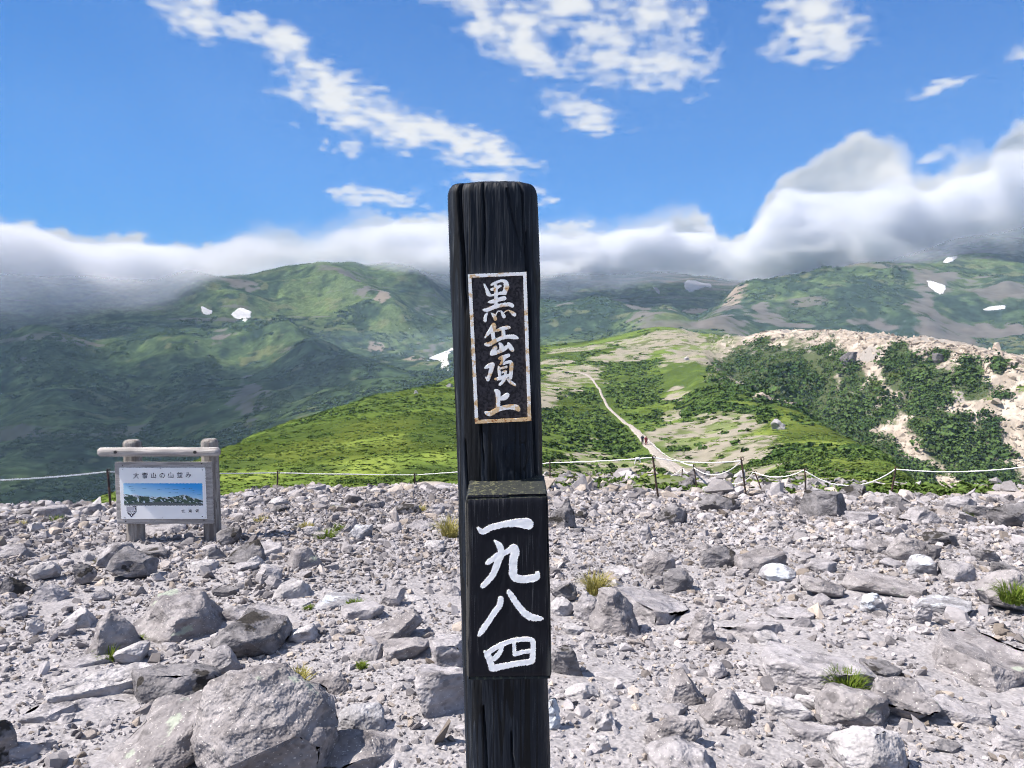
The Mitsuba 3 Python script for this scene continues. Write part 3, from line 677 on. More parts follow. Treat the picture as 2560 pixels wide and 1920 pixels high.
    (1, 1460, 205, 130, 62, 's', 'g', 'grey stone before the biggest rim block'),
    (1, 95, 565, 120, 92, 'b', 'd', 'dark stone behind the pale rounded one beside the post'),
    (1, 30, 1175, 80, 150, 'r', 'b', 'bluish rock half hidden by the foot of the post'),
    (1, 468, 1135, 56, 66, 'b', 'p', 'small pale stone below the pale lump'),
    (1, 1890, 1115, 260, 90, 'f', 'g', 'flush slab right of the brown boulder with a dark right side'),
    (1, 1230, 1200, 230, 110, 'f', 'g', 'flush grey slab left of the pale rounded boulder'),
    (1, 2150, 1235, 130, 80, 's', 'g', 'grey slab near the bottom right corner'),
    (1, 1940, 700, 70, 50, 'b', 'g', 'small grey block above the huge smooth flush slab'),
    (1, 345, 440, 120, 60, 'f', 'p', 'pale flush stone right of the post in open gravel'),
    (1, 1540, 340, 100, 56, 'b', 'm', 'brown stone left of the brown boulder at right'),
    (1, 1450, 330, 90, 50, 'b', 'g', 'grey stone two places left of the brown boulder at right'),
]
TAKEN = []
WEDGE = {1: .85, 2: -.5, 9: .5, 10: -.3, 86: .4}
_n = {}


def key_of(name):
    _n[name] = _n.get(name, 0) + 1
    return name if _n[name] == 1 else f'{name}_{_n[name] - 1:03d}'


for i, (crop, u, v, w, h, kind, tone, lab) in enumerate(ROCKS):
    px, py = (0 if crop == 0 else 1360) + u * .5425, 1200 + v * .5425
    wp, hp = w * .5425, h * .5425
    P = hit(px, py, detail=False)
    dist = math.sqrt(P[0] ** 2 + P[1] ** 2 + (EYE - P[2]) ** 2)
    th = math.asin((EYE - P[2]) / dist)
    W, Hv = wp / F * dist, hp / F * dist
    if kind == 'f':
        D = min(Hv / math.sin(th) * .9, W * 1.6)
        H = min(.10 if W < .45 else .17, .25 * W)
    elif kind == 's':
        D = min(Hv / math.sin(th) * .75, W * .95)
        H = max((Hv - .55 * D * math.sin(th)) / math.cos(th), .16 * W)
    else:
        D = W * (.75 + .3 * ((i * 37) % 10) / 10)
        H = max((Hv - .42 * D * math.sin(th)) / math.cos(th), .30 * W) * .93
    bury = {'f': .62 if W < .45 else .70, 's': .25, 'p': .16, 'r': .22, 'b': .16}[kind]
    f2 = np.array([P[0], P[1]]) / math.hypot(P[0], P[1])
    C = np.array([P[0] + f2[0] * D * .46, P[1] + f2[1] * D * .46])
    Ht = H / (1 - bury)
    m = rock_mesh(100 + i, W * 1.06, D, Ht, kind, float(np.clip(7 / max(wp, 1), .022, .075)), WEDGE.get(i, 0.0))
    a = math.atan2(P[0], P[1])
    m.apply_transform(trimesh.transformations.rotation_matrix(-a, [0, 0, 1]))
    z0 = float(height(C[0:1], C[1:2], False)[0]) if kind in 'fs' else min(P[2], float(height(C[0:1], C[1:2], False)[0]) + .25 * H)
    if kind in 'fs':   # lies with the slope
        g = .5 * (height(C[0:1] + f2[0] * .2, C[1:2] + f2[1] * .2, False)[0] - height(C[0:1] - f2[0] * .2, C[1:2] - f2[1] * .2, False)[0]) / .2
        m.apply_transform(trimesh.transformations.rotation_matrix(math.atan(g), [math.cos(a), -math.sin(a), 0]))
    m.apply_translation([C[0], C[1], z0 + Ht * .5 - Ht * bury - (.03 if kind == 'f' else 0)])
    k = key_of('rock')
    scene[k] = mikit.ply(m, 'mat_rock_' + tone, smooth=38)
    labels[k] = {'label': lab, 'category': 'rock', 'group': 'rocks on the summit scree'}
    TAKEN.append((C[0], C[1], max(W, D) * .42))
TAKEN = np.array(TAKEN)
# rocks out on the slope
for px, py, wp, hp, kind, tone, rmin, lab in [(1713, 1221, 66, 34, 'p', 'd', 15, 'black rock among green plants behind the thick rusty fence stake'), (1944, 1073, 34, 26, 'b', 'p', 60, 'white outcrop on the bright green slope right of the path'), (1041, 984, 16, 10, 'p', 'p', 60, 'small pale rock on the green ridge, left of the summit post'),
                                              (1124, 968, 18, 12, 'b', 'g', 60, 'grey rock on the green ridge touching the left side of the summit post'), (1716, 900, 12, 9, 'b', 'p', 200, 'tiny white rock beside the upper path'), (1888, 1002, 14, 8, 's', 'p', 60, 'flat white rock on the upper part of the bright green slope'), (2120, 905, 40, 26, 'b', 'd', 200, 'dark crag under the rim of the gully wall'), (2345, 905, 30, 22, 'b', 'd', 200, 'grey crag between the bushes of the gully wall')]:
    P = hit(px, py, rmin)
    dist = math.sqrt(P[0] ** 2 + P[1] ** 2 + (EYE - P[2]) ** 2)
    W, H = wp / F * dist, hp / F * dist * 1.2
    m = rock_mesh(700 + px, W, W * .8, H, kind, .06)
    m.apply_translation([P[0], P[1], P[2] + H * .28])
    k = key_of('rock')
    scene[k] = mikit.ply(m, 'mat_rock_' + tone, smooth=38)
    labels[k] = {'label': lab, 'category': 'rock', 'group': 'rocks on the slopes'}


def free(x, y, s=0.0, post=True):
    ok = np.ones(len(x), bool)
    for cx, cy, cr in TAKEN:
        ok &= (x - cx) ** 2 + (y - cy) ** 2 > (cr + s) ** 2
    return ok


def fan(n, r0, r1, g, power=1.0, half=37):
    r = (g.uniform(r0**power, r1**power, n)) ** (1 / power)
    a = np.radians(g.uniform(-half, half, n))
    return r * np.sin(a), r * np.cos(a)


PIECES = [rock_mesh(900 + i, 1.0, .85, .62, 'brbpbsrb'[i % 8], .52) for i in range(14)]
CHIPS = []
for i in range(24):
    q = np.random.default_rng(1700 + i).normal(size=(9 + i % 4, 3))
    m = trimesh.convex.convex_hull(q / np.linalg.norm(q, axis=1, keepdims=True) ** .9 * np.array([1, .8, .62]))
    m.apply_scale(1 / m.extents[0])
    CHIPS.append(m)


def scatter(pieces, x, y, size, g, sink=.28, tilt=.35, squash=(.7, 1.15)):
    """many stones in one mesh"""
    V, Fc, UV, at = [], [], [], 0
    z = height(x, y)
    which = g.integers(0, len(pieces), len(x))
    tone = np.stack([np.clip(g.normal(.50, .25, len(x)) + (nfbm(x / 1.7, y / 1.7, 6.6, 2) - .5) * .7, 0, 1), g.uniform(0, 1, len(x))], -1)
    for k, m in enumerate(pieces):
        idx = np.nonzero(which == k)[0]
        if not len(idx):
            continue
        v = np.array(m.vertices)
        n = len(idx)
        ang, ax, tl = g.uniform(0, 6.28, n), g.uniform(0, 6.28, n), g.normal(0, tilt, n)
        ca, sa = np.cos(ang), np.sin(ang)
        sc = size[idx][:, None, None] * np.stack([np.ones(n), g.uniform(.75, 1.1, n), g.uniform(*squash, n)], -1)[:, None, :]
        q = v[None] * sc
        q = np.stack([q[..., 0] * ca[:, None] - q[..., 1] * sa[:, None], q[..., 0] * sa[:, None] + q[..., 1] * ca[:, None], q[..., 2]], -1)
        tx, ty = np.cos(ax) * tl, np.sin(ax) * tl
        q[..., 2] += q[..., 0] * tx[:, None] + q[..., 1] * ty[:, None]
        q += np.stack([x[idx], y[idx], z[idx] + size[idx] * (.31 - sink)], -1)[:, None]
        f = np.array(m.faces)
        Fc.append((f[None] + (np.arange(n) * len(v))[:, None, None]).reshape(-1, 3) + at)
        V.append(q.reshape(-1, 3))
        UV.append(np.repeat(tone[idx], len(v), 0))
        at += n * len(v)
    return (np.vstack(V), np.vstack(Fc)), np.vstack(UV)


def stone_tex(p, n, uv):
    f = mikit.fbm(p.x * 30, p.y * 30, p.z * 30, 3)
    t = mikit.smoothstep(0, 1, uv.x)
    c = mikit.mix(mi.Color3f(.132, .126, .134), mi.Color3f(.380, .366, .386), t)
    c = mikit.mix(c, c * mi.Color3f(1.10, 1.0, .84), mikit.smoothstep(.6, 1.0, uv.y))
    return c * (.76 + .48 * f)


scene['mat_stone'] = {'type': 'diffuse', 'reflectance': mikit.proc(stone_tex)}

# the next largest stones, each its own object
g = np.random.default_rng(5)
x, y = fan(900, 3.0, 13.4, g, 1.2)
size = np.exp(g.normal(math.log(.17), .28, 900)) * np.interp(np.hypot(x, y), [3, 8, 13], [.62, .95, 1.3])
ok = free(x, y, size * .35) & (np.hypot(x - .03, y - 2.05) > .4)
order = np.nonzero(ok)[0]
keep = []
for i in order:
    if all((x[i] - x[j]) ** 2 + (y[i] - y[j]) ** 2 > (.6 * (size[i] + size[j])) ** 2 for j in keep):
        keep.append(i)
    if len(keep) == 292 - len(ROCKS):
        break
HUE = {'g': 'grey', 'm': 'brownish', 'd': 'dark', 'p': 'pale'}
SHORT = [(i, q_[7].split(',')[0]) for i, q_ in enumerate(ROCKS) if len(q_[7].split(',')[0].split()) <= 8]
used = set()


def near_label(x0, y0, tone):
    """names a medium stone by the named rock next to it"""
    for i in sorted(range(len(SHORT)), key=lambda k: (TAKEN[SHORT[k][0]][0] - x0) ** 2 + (TAKEN[SHORT[k][0]][1] - y0) ** 2)[:10]:
        cx, cy, _ = TAKEN[SHORT[i][0]]
        dx, dy = x0 - cx, y0 - cy
        rel = ('right of' if dx > 0 else 'left of') if abs(dx) > abs(dy) * .8 else ('behind' if dy > 0 else 'in front of')
        t = f'medium {HUE[tone]} stone {rel} the {SHORT[i][1]}'
        if t not in used and len(t.split()) <= 16:
            used.add(t)
            return t
    return f'medium {HUE[tone]} angular stone among the gravel of the summit scree'


for n_, i in enumerate(keep):
    s = size[i]
    kind, tone = 'bprsbbrs'[g.integers(0, 8)], 'ggmdpgmg'[g.integers(0, 8)]
    m = rock_mesh(3000 + n_, s, s * g.uniform(.6, 1), s * g.uniform(.3, .62) * (.6 if kind == 's' else 1), kind, .09)
    m.apply_transform(trimesh.transformations.rotation_matrix(g.normal(0, .2), [math.cos(n_), math.sin(n_), 0]))
    hz = float(height(x[i:i + 1], y[i:i + 1], False)[0])
    m.apply_translation([x[i], y[i], hz - m.bounds[0][2] - (m.bounds[1][2] - m.bounds[0][2]) * .28])
    k = key_of('rock')
    scene[k] = mikit.ply(m, 'mat_rock_' + tone, smooth=38)
    labels[k] = {'label': near_label(x[i], y[i], tone), 'category': 'rock', 'group': 'rocks on the summit scree'}
TAKEN = np.vstack([TAKEN, np.stack([x[keep], y[keep], size[keep] * .4], -1)])

# trodden ground with few stones
QUIET = spots([(1080, 1385, 160, 40), (1480, 1400, 170, 36), (1700, 1450, 160, 30), (1950, 1590, 260, 50), (420, 1560, 150, 40), (160, 1470, 160, 40), (1960, 1370, 200, 26), (2250, 1850, 200, 60), (120, 1760, 160, 60)])
# small stones and gravel nobody could count
x, y = fan(6800, 2.6, 13.9, g, 1.5)
size = np.exp(g.normal(math.log(.062), .38, len(x))) * np.interp(np.hypot(x, y), [2.5, 6, 9, 13], [.8, .9, 1.25, 1.9])
dens = nfbm(x / 1.3, y / 1.3, 2.2, 3) + .1 * sst(8.5, 10.5, np.hypot(x, y))
quiet = spot_field(x, y, QUIET, np.maximum)
ok = free(x, y, size * .2) & (dens > .42 + .14 * (quiet > 0))
m, uv_ = scatter(PIECES, x[ok], y[ok], size[ok], g, .22)
scene['stones'] = mikit.ply(m, 'mat_stone', uv=uv_)
labels['stones'] = {'kind': 'stuff', 'label': 'countless fist sized stones strewn over the summit', 'category': 'stones'}
x, y = fan(64000, 2.4, 13.9, g, 1.25)
size = np.exp(g.normal(math.log(.0165), .42, len(x))) * np.interp(np.hypot(x, y), [2.5, 5, 9, 13], [.9, 1.25, 2.1, 2.9])
dens = nfbm(x / .8, y / .8, 5.2, 3) + .12 * sst(8, 10, np.hypot(x, y)) + g.normal(0, .06, len(x))
quiet = spot_field(x, y, QUIET, np.maximum)
ok = free(x, y, 0) & (dens > .37 + .06 * (quiet > 0))
m, uv_ = scatter(CHIPS, x[ok], y[ok], size[ok], g, .2, .5)
scene['gravel'] = mikit.ply(m, 'mat_stone', uv=uv_)
labels['gravel'] = {'kind': 'stuff', 'label': 'pale grey volcanic gravel covering the summit ground', 'category': 'gravel'}

# stones beyond the edge, right of the post
r_ = np.exp(g.uniform(math.log(13.6), math.log(46), 5200))
a_ = np.radians(g.uniform(1, 36, 5200))
x, y = r_ * np.sin(a_), r_ * np.cos(a_)
ok = nfbm(x / 5, y / 5, 4.4, 3) > .43
size = np.exp(g.normal(math.log(.15), .5, len(x)))
m, uv_ = scatter(CHIPS, x[ok], y[ok], size[ok], g, .2, .4)
scene['rubble'] = mikit.ply(m, 'mat_stone', uv=uv_)
labels['rubble'] = {'kind': 'stuff', 'label': 'grey rubble on the slope just beyond the edge of the scree', 'category': 'stones'}
GLYPHS = {'大':[[[-75,-64,-75,-61,-52,-49,-34,-32,-19,-6,-14,11,-15,15,-72,15,-72,30,-10,31,-7,77,9,76,7,31,73,30,72,15,13,14,22,-9,37,-32,56,-50,75,-60,75,-63,65,-75,45,-64,26,-46,14,-29,1,-2,-14,-33,-37,-59,-63,-75,-65,-75]]],'雪':[[[-70,49,-8,50,-9,57,-60,57,-61,69,-59,71,59,71,60,57,8,57,7,51,69,50,70,12,55,12,55,36,8,36,7,-6,-8,-6,-8,36,-55,36,-55,12,-69,11]],[[-54,11,-13,11,-12,0,-14,-2,-53,-2,-55,0]],[[55,10,54,-2,13,-2,11,0,12,11]],[[-58,-55,38,-54,37,-45,-52,-45,-51,-32,37,-32,38,-24,-55,-23,-55,-9,54,-9,54,-75,39,-75,37,-69,-58,-69]],[[11,28,51,29,51,18,12,17]],[[-51,18,-51,29,-12,28,-13,17]]],'山':[[[-65,42,-63,44,-50,44,-48,42,-48,-46,-8,-46,-8,75,8,75,8,-45,48,-46,49,43,64,44,65,-73,49,-74,49,-64,47,-62,-64,-62]]],'の':[[[-68,-18,-66,7,-54,30,-36,46,-11,56,19,56,38,49,49,41,56,33,62,23,67,6,66,-20,55,-43,40,-56,28,-62,9,-67,3,-66,-3,-57,-4,-52,16,-48,30,-42,42,-31,49,-15,50,4,48,12,40,27,32,34,18,40,11,41,5,6,-4,-22,-14,-41,-27,-53,-42,-55,-51,-51,-61,-40],[-50,-19,-47,-30,-42,-35,-35,-36,-28,-31,-21,-19,-14,2,-8,27,-7,40,-24,35,-34,28,-42,19,-48,9,-51,-2]]],'並':[[[-73,-68,-73,-52,-25,-51,-25,29,-69,30,-68,45,-34,45,-48,71,-34,77,-24,63,-17,45,16,45,34,77,49,73,50,70,48,66,35,45,69,45,70,31,69,29,25,29,25,-51,73,-52,73,-68],[-10,-50,-8,-52,7,-52,9,-50,8,29,-10,28]],[[28,-36,37,-14,46,18,51,19,62,16,63,13,59,0,43,-40,39,-41,29,-38]],[[-62,12,-60,15,-47,17,-34,-17,-31,-31,-32,-38,-43,-41,-46,-40,-53,-9]]],'み':[[[-70,-39,-70,-23,-63,-8,-54,1,-44,7,-28,12,-16,13,-3,43,-4,45,-45,43,-46,60,-7,60,13,63,22,55,22,53,15,45,1,12,39,1,41,26,56,25,58,20,55,-8,74,-20,67,-37,50,-26,38,-49,27,-60,8,-72,-4,-64,-5,-59,13,-50,29,-33,36,-17,26,-11,8,-5,-6,-3,-24,-42,-38,-55,-53,-56,-62,-52,-66,-48],[-54,-33,-51,-39,-42,-38,-35,-29,-24,-3,-34,-5,-45,-11,-54,-23]]],'北':[[[8,-50,8,72,9,74,24,74,25,23,44,34,61,49,64,49,73,39,73,35,67,30,25,5,25,-53,27,-55,58,-55,61,-47,63,-22,78,-29,77,-47,72,-64,61,-71,19,-70,11,-64]],[[-77,-41,-73,-37,-35,-24,-30,-20,-30,20,-71,20,-72,35,-30,36,-30,74,-15,74,-14,-72,-30,-73,-30,-39,-67,-54,-72,-52]]],'海':[[[-70,-66,-70,-61,-60,-42,-49,-11,-46,-9,-37,-15,-36,-1,-20,-1,-17,25,-20,24,-24,17,-28,17,-37,23,-38,27,-24,45,-11,77,4,74,1,59,72,58,71,44,-7,44,-13,34,-12,32,65,31,64,0,76,-2,76,-15,63,-16,61,-36,71,-37,72,-50,59,-51,57,-62,49,-72,42,-74,21,-74,19,-73,15,-62,16,-59,39,-60,42,-57,42,-51,-27,-51,-23,-16,-35,-16,-56,-72,-60,-72],[23,17,35,5,35,-1,48,-1,49,18],[19,-17,31,-29,33,-32,32,-37,46,-37,47,-16],[-2,18,-3,-1,22,0,7,14,6,18],[-7,-16,-8,-37,19,-36,3,-20,3,-16]],[[-67,64,-63,71,-57,75,-39,66,-30,60,-28,56,-35,46,-39,46,-50,55]],[[-75,16,-75,20,-71,25,-68,28,-65,28,-42,15,-38,9,-46,-1,-49,-1,-59,8]]],'道':[[[-75,-63,-74,-58,-61,-47,-52,-42,-52,3,-73,4,-73,19,-36,18,-36,-42,-21,-52,-2,-56,76,-54,72,-69,67,-70,-8,-70,-26,-65,-43,-55,-53,-59,-65,-73,-69,-71]],[[-32,42,-31,56,-7,56,-16,72,-5,78,1,74,11,56,29,56,39,76,44,77,55,73,54,68,46,56,73,56,73,42,28,42,23,33,60,31,60,-47,-20,-48,-21,30,-20,32,7,32,9,41],[-5,-34,43,-35,44,-26,-4,-25],[-5,-12,43,-13,44,-4,-4,-3],[-5,10,43,9,44,18,-4,19]],[[-72,62,-70,66,-62,71,-58,70,-39,50,-35,41,-45,34,-48,34,-61,52]]]}
# ---------------------------------------------------------------- the summit post
def on_plane(px, py, y):
    d = ray(px, py)
    t = y / d[..., 1]
    return d[..., 0] * t, EYE + d[..., 2] * t


def prism(polys, y, front, back=0.0, dy=None):
    """shapely polygons in (x, z) metres, extruded from y - front (towards the camera) to y + back"""
    ms = []
    for g in (polys if isinstance(polys, (list, tuple)) else getattr(polys, 'geoms', [polys])):
        if g.area < 1e-8:
            continue
        m = trimesh.creation.extrude_polygon(g, front + back, engine='earcut')
        v = np.array(m.vertices)
        yy = y + back - v[:, 2] + (dy(v[:, 0], v[:, 1]) if dy else 0)
        ms.append(trimesh.Trimesh(np.stack([v[:, 0], yy, v[:, 1]], -1), m.faces, process=False))
    return trimesh.util.concatenate(ms)


def brush(strokes, conv, rough=0.0, seed=0):
    """brush strokes [(x, y, half width), ...] in a crop of the photograph -> one shapely outline in metres"""
    parts = []
    for st in strokes:
        pts = np.array(st, float)
        t = np.arange(len(pts))
        tt = np.linspace(0, len(pts) - 1, (len(pts) - 1) * 9 + 1)
        q = np.stack([PchipInterpolator(t, pts[:, i])(tt) for i in range(3)], -1) if len(pts) > 2 else np.stack([np.interp(tt, t, pts[:, i]) for i in range(3)], -1)
        discs = [Point(a, b).buffer(max(w, 3), 10) for a, b, w in q]
        parts += [unary_union([discs[i], discs[i + 1]]).convex_hull for i in range(len(discs) - 1)]
    sh = unary_union(parts).simplify(2.0)
    res = []
    gg = np.random.default_rng(seed)
    for poly in getattr(sh, 'geoms', [sh]):
        rings = []
        for ring in [poly.exterior, *poly.interiors]:
            L = LineString(ring.coords)
            n = max(int(L.length / 9), 8) if rough else 0
            c = np.array([L.interpolate(k / n, normalized=True).coords[0] for k in range(n)]) if rough else np.array(ring.coords[:-1])
            if rough:
                c = c + (np.stack([nfbm(c[:, 0] / 16, c[:, 1] / 16, seed, 3), nfbm(c[:, 0] / 16 + 50, c[:, 1] / 16, seed, 3)], -1) - .5) * rough
            X, Z = conv(c[:, 0], c[:, 1])
            rings.append(np.stack([X, Z], -1))
        P = Polygon(rings[0], rings[1:]).buffer(0)
        res += list(getattr(P, 'geoms', [P]))
    return res


def char_black(p, n, uv):
    s = mikit.fbm(p.x * 120, p.z * 5, p.y * 60, 4)
    f = mikit.fbm(p.x * 320, p.z * 16, p.y * 90, 3)
    c = mikit.mix(mi.Color3f(.003, .0055, .011), mi.Color3f(.010, .015, .025), s)
    c = mikit.mix(c, mi.Color3f(.034, .040, .050), mikit.smoothstep(.54, .72, f * .6 + s * .4))
    c = mikit.mix(c, mi.Color3f(.25, .235, .21), mikit.smoothstep(.73, .80, f * .62 + mikit.fbm(p.x * 60, p.z * 9, p.y * 30, 3) * .38))
    return c * mikit.mix(mi.Color3f(1), mi.Color3f(.30), mikit.smoothstep(.55, .62, 1 - dr.abs(mikit.noise(p.x * 70, p.z * 2.6, p.y * 30) - .5) * 6))


def grain_bump(p, n, uv):
    return mikit.fbm(p.x * 150, p.z * 6, p.y * 90, 4) + .5 * mikit.fbm(p.x * 420, p.z * 20, p.y * 120, 2)


scene['mat_post'] = {'type': 'bumpmap', 'arbitrary': mikit.proc(grain_bump, eps=.0008), 'scale': .0045,
                     'bsdf': {'type': 'principled', 'base_color': mikit.proc(char_black), 'roughness': .62, 'specular': .22}}
PD = 2.05
zt = np.array([on_plane(1231, 1990, PD)[1], on_plane(1231, 1240, PD)[1], on_plane(1231, 480, PD)[1]])
lx = np.array([on_plane(1168, 1990, PD)[0], on_plane(1147, 1240, PD)[0], on_plane(1119, 480, PD)[0]])
rx = np.array([on_plane(1376, 1990, PD)[0], on_plane(1358, 1240, PD)[0], on_plane(1343, 480, PD)[0]])
ZTOP = float(on_plane(1240, 456, 1.97)[1])
zbase = float(height(np.array([.02]), np.array([PD]))[0]) - .25


def post_axis(z):
    l, r = np.interp(z, zt, lx), np.interp(z, zt, rx)
    lo = z < zt[0]
    l = np.where(lo, lx[0] + (z - zt[0]) * (lx[1] - lx[0]) / (zt[1] - zt[0]), l)
    r = np.where(lo, rx[0] + (z - zt[0]) * (rx[1] - rx[0]) / (zt[1] - zt[0]), r)
    return (l + r) / 2, (r - l) / 2


na, nzv = 300, 330
th = np.concatenate([np.linspace(-math.pi, 0, 190, endpoint=False), np.linspace(0, math.pi, 41)[:-1]])     # front half (towards -y) is finer
na = len(th)
zz = np.concatenate([np.linspace(zbase, ZTOP - .05, 210), np.linspace(ZTOP - .05, ZTOP, 26)[1:]])
TH, ZZ = np.meshgrid(th, zz, indexing='xy')
ax_, hw = post_axis(ZZ)
k8 = 1 / (np.abs(np.cos(TH)) ** 3.1 + np.abs(np.sin(TH)) ** 3.1) ** (1 / 3.1)
tp = np.clip((ZZ - (ZTOP - .032)) / .032, 0, 1)
shrink = 1 - .17 * (1 - np.sqrt(np.clip(1 - tp**2.2, 0, 1)))
rad = hw * 1.0 * k8
X0, Y0 = np.cos(TH) * rad, np.sin(TH) * rad * .96
lat = np.where(np.sin(TH) < 0, X0, X0 + .5)
g1 = nfbm(lat * 75, ZZ * 2.6, 1.3, 4) - .5
g2 = nfbm(lat * 230, ZZ * 7, 4.3, 3) - .5
disp = g1 * .0065 + g2 * .003 + (nfbm(X0 * 9, ZZ * 4, Y0 * 9, 3) - .5) * .008
# long drying cracks, (x at the top, x at the bottom, z top, z bottom, width, depth), and a knot
for xa, xb, za, zb, w, dep in [(-.083, -.074, ZTOP, ZTOP - .33, .0032, .026), (-.085, -.079, 1.33, .9, .0022, .014), (-.045, -.040, 1.45, 1.24, .002, .014), (.087, .089, ZTOP - .12, 1.5, .0022, .012), (.076, .086, ZTOP, ZTOP - .30, .0024, .012), (-.02, -.022, ZTOP, ZTOP - .22, .0022, .010),
                               (.015, .03, .55, .1, .0025, .012), (-.06, -.05, .62, .0, .003, .014), (.09, .098, 1.45, 1.2, .0024, .014), (.04, .075, ZTOP - .02, ZTOP - .2, .0026, .007)]:
    t = np.clip((za - ZZ) / (za - zb), 0, 1)
    xc = xa + (xb - xa) * t + (nfbm(ZZ * 14, xa * 50, 2.2, 3) - .5) * .008
    disp = disp - dep * np.exp(-((X0 - xc) / w) ** 2) * ((ZZ < za + .001) & (ZZ > zb)) * np.clip((ZZ - zb) / .06, 0, 1) * (np.sin(TH) < .2)
kx, kz = on_plane(1292, 1141, 1.945)
kxl = kx - float(post_axis(np.array(kz))[0])
dk = np.hypot((X0 - kxl) * 1.05, (ZZ - kz) * .92)
disp = disp + (np.sin(TH) < 0) * np.exp(-(dk / .034) ** 4) * (np.sin(dk * 900) * .0012 + .004) - (np.sin(TH) < 0) * .005 * np.exp(-((dk - .036) / .004) ** 2)
# shallow hollow cut for the plate
XW, YW = (X0 * (1 + disp / rad)) * shrink + ax_, PD + (Y0 * (1 + disp / rad)) * shrink
ZW = ZZ + (tp > 0) * (nfbm(XW * 30, YW * 30, .4, 3) - .5) * .010 * tp + .02 * tp * (XW - ax_) * .4
V = np.stack([XW, YW, ZW], -1).reshape(-1, 3)
nr = len(zz)
i, j = np.meshgrid(np.arange(nr - 1), np.arange(na), indexing='ij')
a, b = i * na + j, i * na + (j + 1) % na
Fq = np.stack([a, b, b + na, a + na], -1).reshape(-1, 4)
F3 = np.vstack([Fq[:, [0, 1, 2]], Fq[:, [0, 2, 3]]])
top0 = (nr - 1) * na
V = np.vstack([V, V[top0:].mean(0)[None] + [0, 0, .004]])
F3 = np.vstack([F3, [[top0 + k, top0 + (k + 1) % na, len(V) - 1] for k in range(na)]])
scene['summit_post__shaft'] = mikit.ply((V, F3), 'mat_post', smooth=True)
labels['summit_post'] = {'label': 'tall black wooden summit post carrying two sign plates with white characters', 'category': 'signpost'}

# number block in front of the lower half
BY = 1.842
FL = [on_plane(1163, 1240, BY), on_plane(1370, 1233, BY), on_plane(1380, 1699, BY), on_plane(1167, 1703, BY)]
(b0, t0), (b1, t1), (b2, t2), (b3, t3) = FL
m = trimesh.creation.box([1, 1, 1])
m = refined(m, .022)
u = np.array(m.vertices) + .5
du = np.maximum(np.abs(u - .5) * 2, 0)
s, t = u[:, 0], u[:, 2]
bx = (b3 + (b2 - b3) * s) * (1 - t) + (b0 + (b1 - b0) * s) * t
bz = (t3 + (t2 - t3) * s) * (1 - t) + (t0 + (t1 - t0) * s) * t
by = BY + u[:, 1] * .135
bz = bz + t**8 * u[:, 1] * .018
q = np.stack([bx, by, bz], -1)
c = q.mean(0)
# worn, rounded edges
edge = np.sort(du, axis=1)[:, 1]
pull = sst(.93, 1.0, edge) * .006
nrm = np.array(trimesh.Trimesh(q, m.faces, process=False).vertex_normals)
q = q - nrm * (pull + .008 * sst(.95, 1, edge) * nfbm(q[:, 0] * 60, q[:, 1] * 60, q[:, 2] * 40, 3))[:, None]
q = q + nrm * ((nfbm(q[:, 0] * 130, q[:, 2] * 5, q[:, 1] * 60, 3) - .5) * .0022)[:, None]
scene['summit_post__number_plate'] = mikit.ply(trimesh.Trimesh(q, m.faces, process=False), 'mat_block', smooth=45)
labels['summit_post__number_plate'] = {'label': 'thick black wooden block with white painted numerals and lichen on its top'}


BX0, BX1 = float(min(b0, b3)), float(max(b1, b2)) - .004


def block_tex(p, n, uv):
    f = mikit.fbm(p.x * 300, p.z * 14, p.y * 120, 3)
    c = mikit.mix(mi.Color3f(.0025, .0032, .007), mi.Color3f(.006, .0075, .014), mikit.fbm(p.x * 120, p.z * 4, p.y * 60, 3))
    c = mikit.mix(c, mi.Color3f(.10, .098, .09), mikit.smoothstep(.70, .80, f * .75 + .22 * mikit.smoothstep(.70, .2, p.z - .0) * .6) * .7)
    side = mikit.smoothstep(.016, .0, dr.minimum(p.x - BX0 - (1.0 - p.z) * -.006, BX1 - p.x)) * mikit.smoothstep(.42, .62, mikit.fbm(p.x * 200, p.z * 9, p.y * 90, 3))
    c = mikit.mix(c, mi.Color3f(.11, .108, .10), side * .8)
    dry = mikit.smoothstep(.60, .72, mikit.fbm(p.x * 420, p.z * 10, .5, 3)) * mikit.smoothstep(.42, .6, mikit.fbm(p.x * 22, p.z * 14, 2.2, 3))
    c = mikit.mix(c, mi.Color3f(.07, .075, .085), dry * .6)
    bare = mikit.mix(mi.Color3f(.017, .021, .021), mi.Color3f(.040, .043, .040), mikit.fbm(p.x * 60, p.y * 220, p.z * 60, 4))
    lich = mikit.smoothstep(.60, .66, mikit.fbm(p.x * 150, p.y * 150, 3.1, 4) + .12 * mikit.smoothstep(.04, -.04, p.x + .01) - .05)
    bare = mikit.mix(bare, mi.Color3f(.12, .125, .075), lich * .6)
    return mikit.mix(c, bare, mikit.smoothstep(.35, .6, n.z + (f - .5) * .5))


